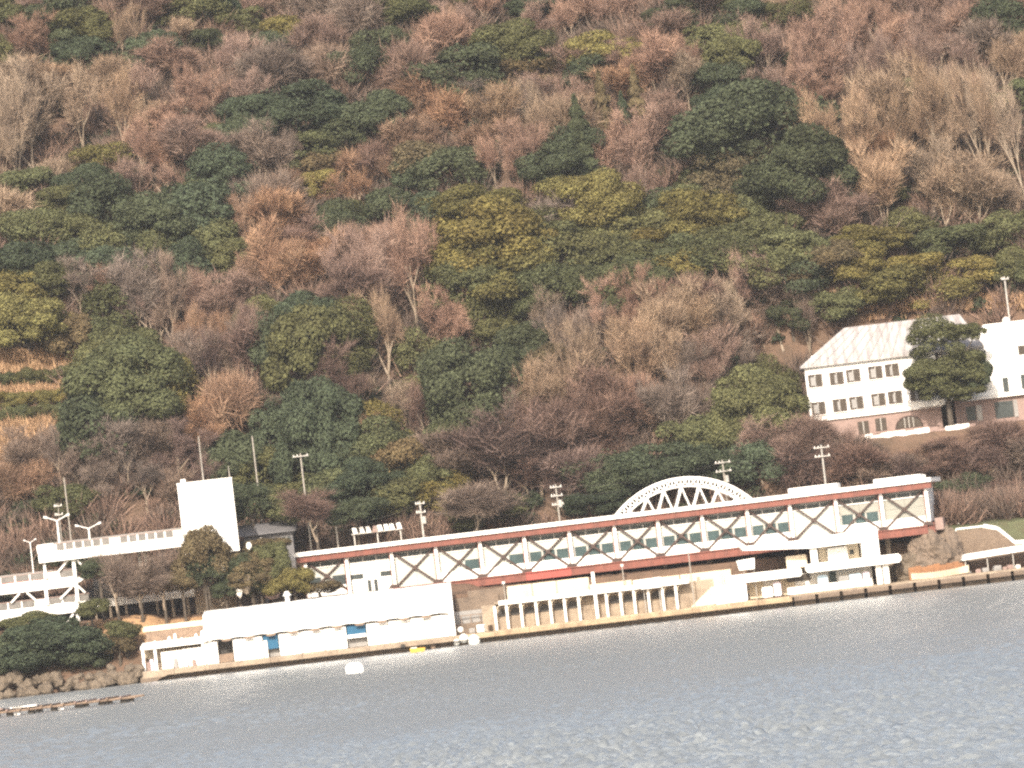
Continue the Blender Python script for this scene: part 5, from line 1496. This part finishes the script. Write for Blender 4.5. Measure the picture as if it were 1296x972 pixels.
# ------------------------------------------------------------------ trees and shrubs that stand among the buildings
def solo(kd, px, py, rx, ry, Y, label, z=None, cat='tree', proto=None, nm=None, group=None):
    r = random.Random(int(px * 3 + py))
    s = (Y + CAM_D) / F_PX
    p = at(px, py, Y); Rx, Rz = rx * s, ry * s
    k = kd[0]
    crown, trunk = proto or {'E': EV[r.randrange(6)], 'B': BT[r.randrange(7)], 'C': CD[0]}[k]
    nm = nm or {'E': 'evergreen_tree', 'B': 'bare_tree', 'C': 'cedar_tree'}[k]
    if k == 'E': sc = (Rx, Rx, Rz); off = 1.12 * Rz
    else: sc = (2.1 * Rx, 2.1 * Rx, 2.1 * Rz); off = 1.05 * Rz
    rt = thing(nm, (p.x, Y, p.z - off), r.uniform(0, 6.28), label, cat, group or 'trees and shrubs among the buildings')
    rt.scale = sc
    c = TINT[kd]
    for nmp, me in (('trunk', trunk), ('crown', crown)):
        o = link(nmp, me, rt); o.color = (*c, 1)
    # a plain stem down to the ground where the crown stands clear of it
    zg = float(terrain(p.x, Y))
    if p.z - off > zg + 0.1:
        b = MB(); b.tube((0, 0, (zg - 0.3 - (p.z - off)) / sc[2]), (0, 0, 0.2), 0.22 / sc[0], 0.16 / sc[0], 7)
        b.build('stem', M['bark_dark'], rt)
    return rt
solo('Eo', 255, 704, 32, 38, 11.0, 'olive green round tree in front of the white tower', proto=EV[1])
solo('Ed', 262, 728, 28, 24, 11.5, 'darker green lower tree beneath the olive one by the tower')
solo('Bg', 145, 735, 34, 36, 10.5, 'grey bare tree in front of the car park decks, left one')
solo('Bg', 205, 735, 34, 34, 10.8, 'grey bare tree in front of the car park decks, right one')
solo('Ed', 125, 722, 24, 16, 12.0, 'low dark evergreen under the upper deck')
solo('Ed', 300, 728, 22, 24, 12.0, 'dark green shrub right of the tower foot', cat='shrub')
solo('Eo', 322, 712, 24, 18, 13.0, 'olive shrub behind the grey stone right of the tower', cat='shrub')
solo('Em', 350, 712, 14, 30, 13.5, 'upright bright green shrub beside the left end of the hall', cat='shrub')
solo('Ey', 352, 740, 24, 18, 11.5, 'golden green shrub above the boathouse roof', cat='shrub')
solo('Ed', 330, 742, 22, 16, 11.8, 'dark shrub left of the golden one above the boathouse', cat='shrub')
solo('Eo', 405, 745, 24, 10, 12.0, 'low olive hedge in front of the first hall bay', cat='shrub')
solo('Eo', 318, 733, 30, 24, 11.2, 'broad olive shrub behind the grey standing stone', cat='shrub')
solo('Em', 345, 722, 26, 32, 12.6, 'tall leafy green shrub left of the hall end', cat='shrub')
solo('Ey', 372, 738, 22, 22, 11.0, 'yellow-green shrub at the corner of the hall end', cat='shrub')
solo('Eo', 335, 694, 26, 14, 16.0, 'olive hedge hiding the dark-roofed house front', cat='shrub')
solo('Bu', 398, 652, 34, 30, 24.5, 'round purplish bare tree behind the left end of the hall')
solo('Ed', 318, 642, 32, 26, 29.0, 'dark evergreen behind the dark-roofed house')
solo('Em', 362, 648, 28, 26, 29.0, 'green tree between dark-roofed house and tall utility pole')
solo('Ed', 450, 650, 34, 20, 29.0, 'low dark evergreen behind the letter boards')
solo('Bg', 600, 640, 44, 26, 27.0, 'grey-brown bare tree close behind the hall roof')
solo('Bg', 176, 742, 30, 26, 10.2, 'brownish grey twiggy bush between the two grey bare trees', cat='shrub')
solo('Eo', 230, 738, 20, 18, 10.4, 'small olive shrub left of the olive tree', cat='shrub')
solo('Ed', 285, 748, 18, 14, 11.0, 'small dark shrub on the orange soil bank', cat='shrub')
solo('Em', 158, 800, 22, 14, 5.0, 'bright green shrub on the bank left of the veranda', cat='shrub')
solo('Eo', 150, 818, 20, 14, 4.0, 'olive shrub below the bright green one left of the veranda', cat='shrub')
solo('Em', 115, 772, 20, 14, 8.0, 'green shrub at the foot of the lowest deck', cat='shrub')
solo('Eo', 62, 800, 34, 16, 7.0, 'olive top of the big shore thicket under the car park', cat='shrub')
solo('Em', 40, 790, 30, 16, 8.0, 'green shrub under the lowest car park deck', cat='shrub')
hz = HOTEL_Y - 5
def hotel_tree():
    q = at(1200, 505, hz)
    zg = float(terrain(q.x, hz)) - 0.3
    rt = thing('evergreen_tree', (q.x, hz, zg), 0, 'broad two-tiered green tree standing right in front of the hotel', 'tree', 'trees and shrubs among the buildings')
    s = (hz + CAM_D) / F_PX
    hub = at(1198, 490, hz)
    b = MB(); b.tube((0, 0, 0), (hub.x - q.x, 0, hub.z - zg), 0.42, 0.26, 8)
    for (px, py, rx, ry, kd, pr, dy) in ((1190, 432, 34, 25, 'Em', EV[7], 0), (1215, 422, 18, 14, 'Em', EV[2], .5), (1178, 478, 34, 24, 'Em', EV[4], 0), (1212, 474, 36, 27, 'Em', EV[5], .3), (1236, 480, 18, 24, 'Ed', EV[3], .2), (1194, 496, 30, 14, 'Em', EV[0], -.6), (1218, 500, 22, 12, 'Em', EV[2], -.4), (1234, 424, 11, 10, 'Em', EV[2], .6), (1160, 480, 14, 14, 'Em', EV[1], .2)):
        p = at(px, py, hz + dy)
        o = link('crown', pr[0], rt); o.color = (*TINT[kd], 1)
        o.scale = (rx * s, rx * s, ry * s); o.location = (p.x - q.x, dy, p.z - zg - 1.12 * ry * s)
        b.tube((hub.x - q.x, 0, hub.z - zg), (p.x - q.x, dy, p.z - zg), 0.16, 0.07, 6)
    b.build('trunk', M['bark_dark'], rt)
hotel_tree()
for i, (kd, x, y, rx, ry, lb) in enumerate((('Bu', 1195, 572, 34, 16, 'reddish brown bush below the hotel terrace wall'), ('Bg', 1150, 590, 30, 16, 'grey-brown bush under the left part of the hotel terrace wall'),
        ('Bu', 1255, 560, 40, 26, 'purplish brown thicket below the hotel wing'), ('Bg', 1085, 580, 30, 18, 'grey-brown bush below the hotel left corner'), ('Bg', 1285, 590, 30, 30, 'grey-brown bush at the right edge below the wing'),
        ('Ed', 1225, 618, 34, 20, 'dark green bush low behind the hall right end'), ('Br', 1168, 590, 14, 20, 'tan dry bush below the hotel terrace'),
        ('Bu', 1270, 630, 36, 22, 'purplish bush above the grassy bank'), ('Bg', 1195, 640, 30, 18, 'grey-brown bush just right of the hall end'))):
    q = on_ground(x, y + ry * .6, 0.3, 18)
    solo(kd, x, y, rx, ry, q.y, lb, cat='shrub')
# grey standing stone / white rocks on the bank
for i, (x, y, w, h, mt, lb) in enumerate(((310, 735, .8, 1.6, 'concrete', 'grey standing stone right of the olive tree'), (302, 742, .5, 1.4, 'white', 'white pointed stone beside the grey standing stone'), (279, 719, .55, .55, 'white', 'round white sign disc in the shrubs by the tower'),
                                          (315, 691, .35, .45, 'white', 'small white lamp globe in front of the dark-roofed house'), (345, 752, .9, .6, 'pink', 'pinkish boulder above the boathouse roof'))):
    q = at(x, y, 10.2)
    o = MB().blob((0, 0, 0), w, 0.4, h, 70 + i, 0.14, 12, 8).build('garden_stone', M[mt]); o.location = (q.x, 10.2, q.z); tag(o, lb, 'stone', 'stones and globes in the garden')
    zg = float(terrain(q.x, 10.2))

# ------------------------------------------------------------------ undergrowth, uncountable
def scatter(n, seed, accept):
    r = np.random.default_rng(seed); out = []
    X = r.uniform(-84, 84, n * 3); Y = r.uniform(22, 168, n * 3) 
    Z = terrain(X, Y)
    ok = accept(X, Y, Z, r)
    return X[ok][:n], Y[ok][:n], Z[ok][:n]
_tp = [on_ground(x_, y_, 0, 26.5) for x_, y_ in ((0, 448), (92, 448), (0, 575), (80, 575))]
TX, TY0, TY1 = max(p.x for p in _tp), min(p.y for p in _tp), max(p.y for p in _tp)
def not_built(X, Y, Z, r):
    orchard = (X < TX) & (Y > TY0) & (Y < TY1)
    hotel = (X > 29) & (Y > 32.5) & (Y < 60)
    low = Y < 27.5
    return ~(hotel) & ~low & ~orchard & (np.abs(X) < (CAM_D + Y) * 0.118)
def instances(V0, k, X, Y, Z, seed, smin, smax):
    r = np.random.default_rng(seed); n = len(X)
    a = r.uniform(0, 6.283, n); s = r.uniform(smin, smax, n)
    c, si = np.cos(a) * s, np.sin(a) * s
    W = np.empty((n, len(V0), 3))
    W[:, :, 0] = V0[None, :, 0] * c[:, None] - V0[None, :, 1] * si[:, None] + X[:, None]
    W[:, :, 1] = V0[None, :, 0] * si[:, None] + V0[None, :, 1] * c[:, None] + Y[:, None]
    W[:, :, 2] = V0[None, :, 2] * s[:, None] + Z[:, None]
    W = W.reshape(-1, 3)
    return W, np.arange(len(W)).reshape(-1, k)
r_ = np.random.default_rng(41)
D = unit(r_.normal(0, 1, (170, 3))); D[:, 2] = np.abs(D[:, 2])
shrubV = leaf_quads(D * r_.uniform(.6, 1.1, (170, 1)) + np.array([0, 0, .2]), D, 0.26, r_)
n = 150
P = np.concatenate([r_.normal(0, .35, (n, 2)), r_.uniform(0, .8, (n, 1))], 1); Dd = unit(np.concatenate([P[:, :2] * 1.2 + r_.normal(0, .3, (n, 2)), r_.uniform(.5, 1.4, (n, 1))], 1))
W_ = unit(np.cross(Dd, r_.normal(0, 1, (n, 3)))) * 0.035
brushV = np.stack([P - W_, P + W_, P + Dd * r_.uniform(.5, 1.4, (n, 1))], 1).reshape(-1, 3)
X, Y, Z = scatter(2400, 51, not_built)
o = link('shrub_layer', np_mesh('shrub_layer', *instances(shrubV, 4, X, Y, Z, 52, 0.9, 2.0), M['leaf'])); o.color = (0.045, 0.055, 0.033, 1)
tag(o, 'green shrub layer covering the hillside between the trees', None, None, 'stuff')
for sd, cl, lb in ((61, (0.205, 0.138, 0.108), 'pinkish leafless brush covering the hillside between the trees'), (66, (0.135, 0.102, 0.084), 'grey-brown leafless brush covering the hillside between the trees')):
    X, Y, Z = scatter(2100, sd, not_built)
    rb = np.random.default_rng(sd + 5); XB = rb.uniform(46, 74, 170); YB = rb.uniform(12.2, 24, 170)
    X, Y, Z = np.concatenate([X, XB]), np.concatenate([Y, YB]), np.concatenate([Z, np.maximum(terrain(XB, YB), 7.0)])
    o = link('brush_layer', np_mesh('brush_layer', *instances(brushV, 3, X, Y, Z, sd + 1, 1.3, 2.9), M['twig'])); o.color = (*cl, 1)
    tag(o, lb, None, None, 'stuff')
# dry grass patches: photo centre, half size
n = 60
P = np.concatenate([r_.normal(0, .3, (n, 2)), np.zeros((n, 1))], 1); Dd = unit(np.concatenate([r_.normal(0, .35, (n, 2)), np.ones((n, 1))], 1))
W_ = unit(np.cross(Dd, r_.normal(0, 1, (n, 3)))) * 0.045
grassV = np.stack([P - W_, P + W_, P + Dd * r_.uniform(.35, .8, (n, 1))], 1).reshape(-1, 3)
gx_, gy_ = [], []
for (x, y, a, b_, c) in ((35, 462, 60, 12, 420), (35, 556, 52, 26, 520), (35, 497, 60, 5, 160), (15, 255, 40, 16, 200), (690, 125, 60, 16, 220), (1230, 385, 70, 8, 260), (1110, 395, 60, 10, 160), (30, 110, 40, 10, 120), (90, 480, 14, 12, 60)):
    for k in range(c):
        p = on_ground(x + gx.uniform(-a, a), y + gx.uniform(-b_, b_), 0.2, 26)
        gx_.append(p.x); gy_.append(p.y)
X, Y = np.array(gx_), np.array(gy_)
o = link('dry_grass', np_mesh('dry_grass', *instances(grassV, 3, X, Y, terrain(X, Y), 72, 1.0, 2.2), M['twig'])); o.color = (0.33, 0.215, 0.13, 1)
tag(o, 'orange dry grass on the open banks of the hillside', None, None, 'stuff')

# ------------------------------------------------------------------ sea haze
hz_b = MB(); hz_b.box(-3000, 3000, -3200, 5000, -4.0, 175.0)
hm = bpy.data.materials.new('haze_air'); hm.use_nodes = True
hm.node_tree.nodes.clear()
ho = hm.node_tree.nodes.new('ShaderNodeOutputMaterial'); hv = hm.node_tree.nodes.new('ShaderNodeVolumePrincipled')
hv.inputs['Density'].default_value = HAZE; hv.inputs['Color'].default_value = (0.9, 0.94, 1.0, 1); hv.inputs['Anisotropy'].default_value = 0.0
hm.node_tree.links.new(hv.outputs[0], ho.inputs['Volume'])
tag(hz_b.build('haze', hm), 'thin pale sea haze over the bay', None, None, 'stuff')
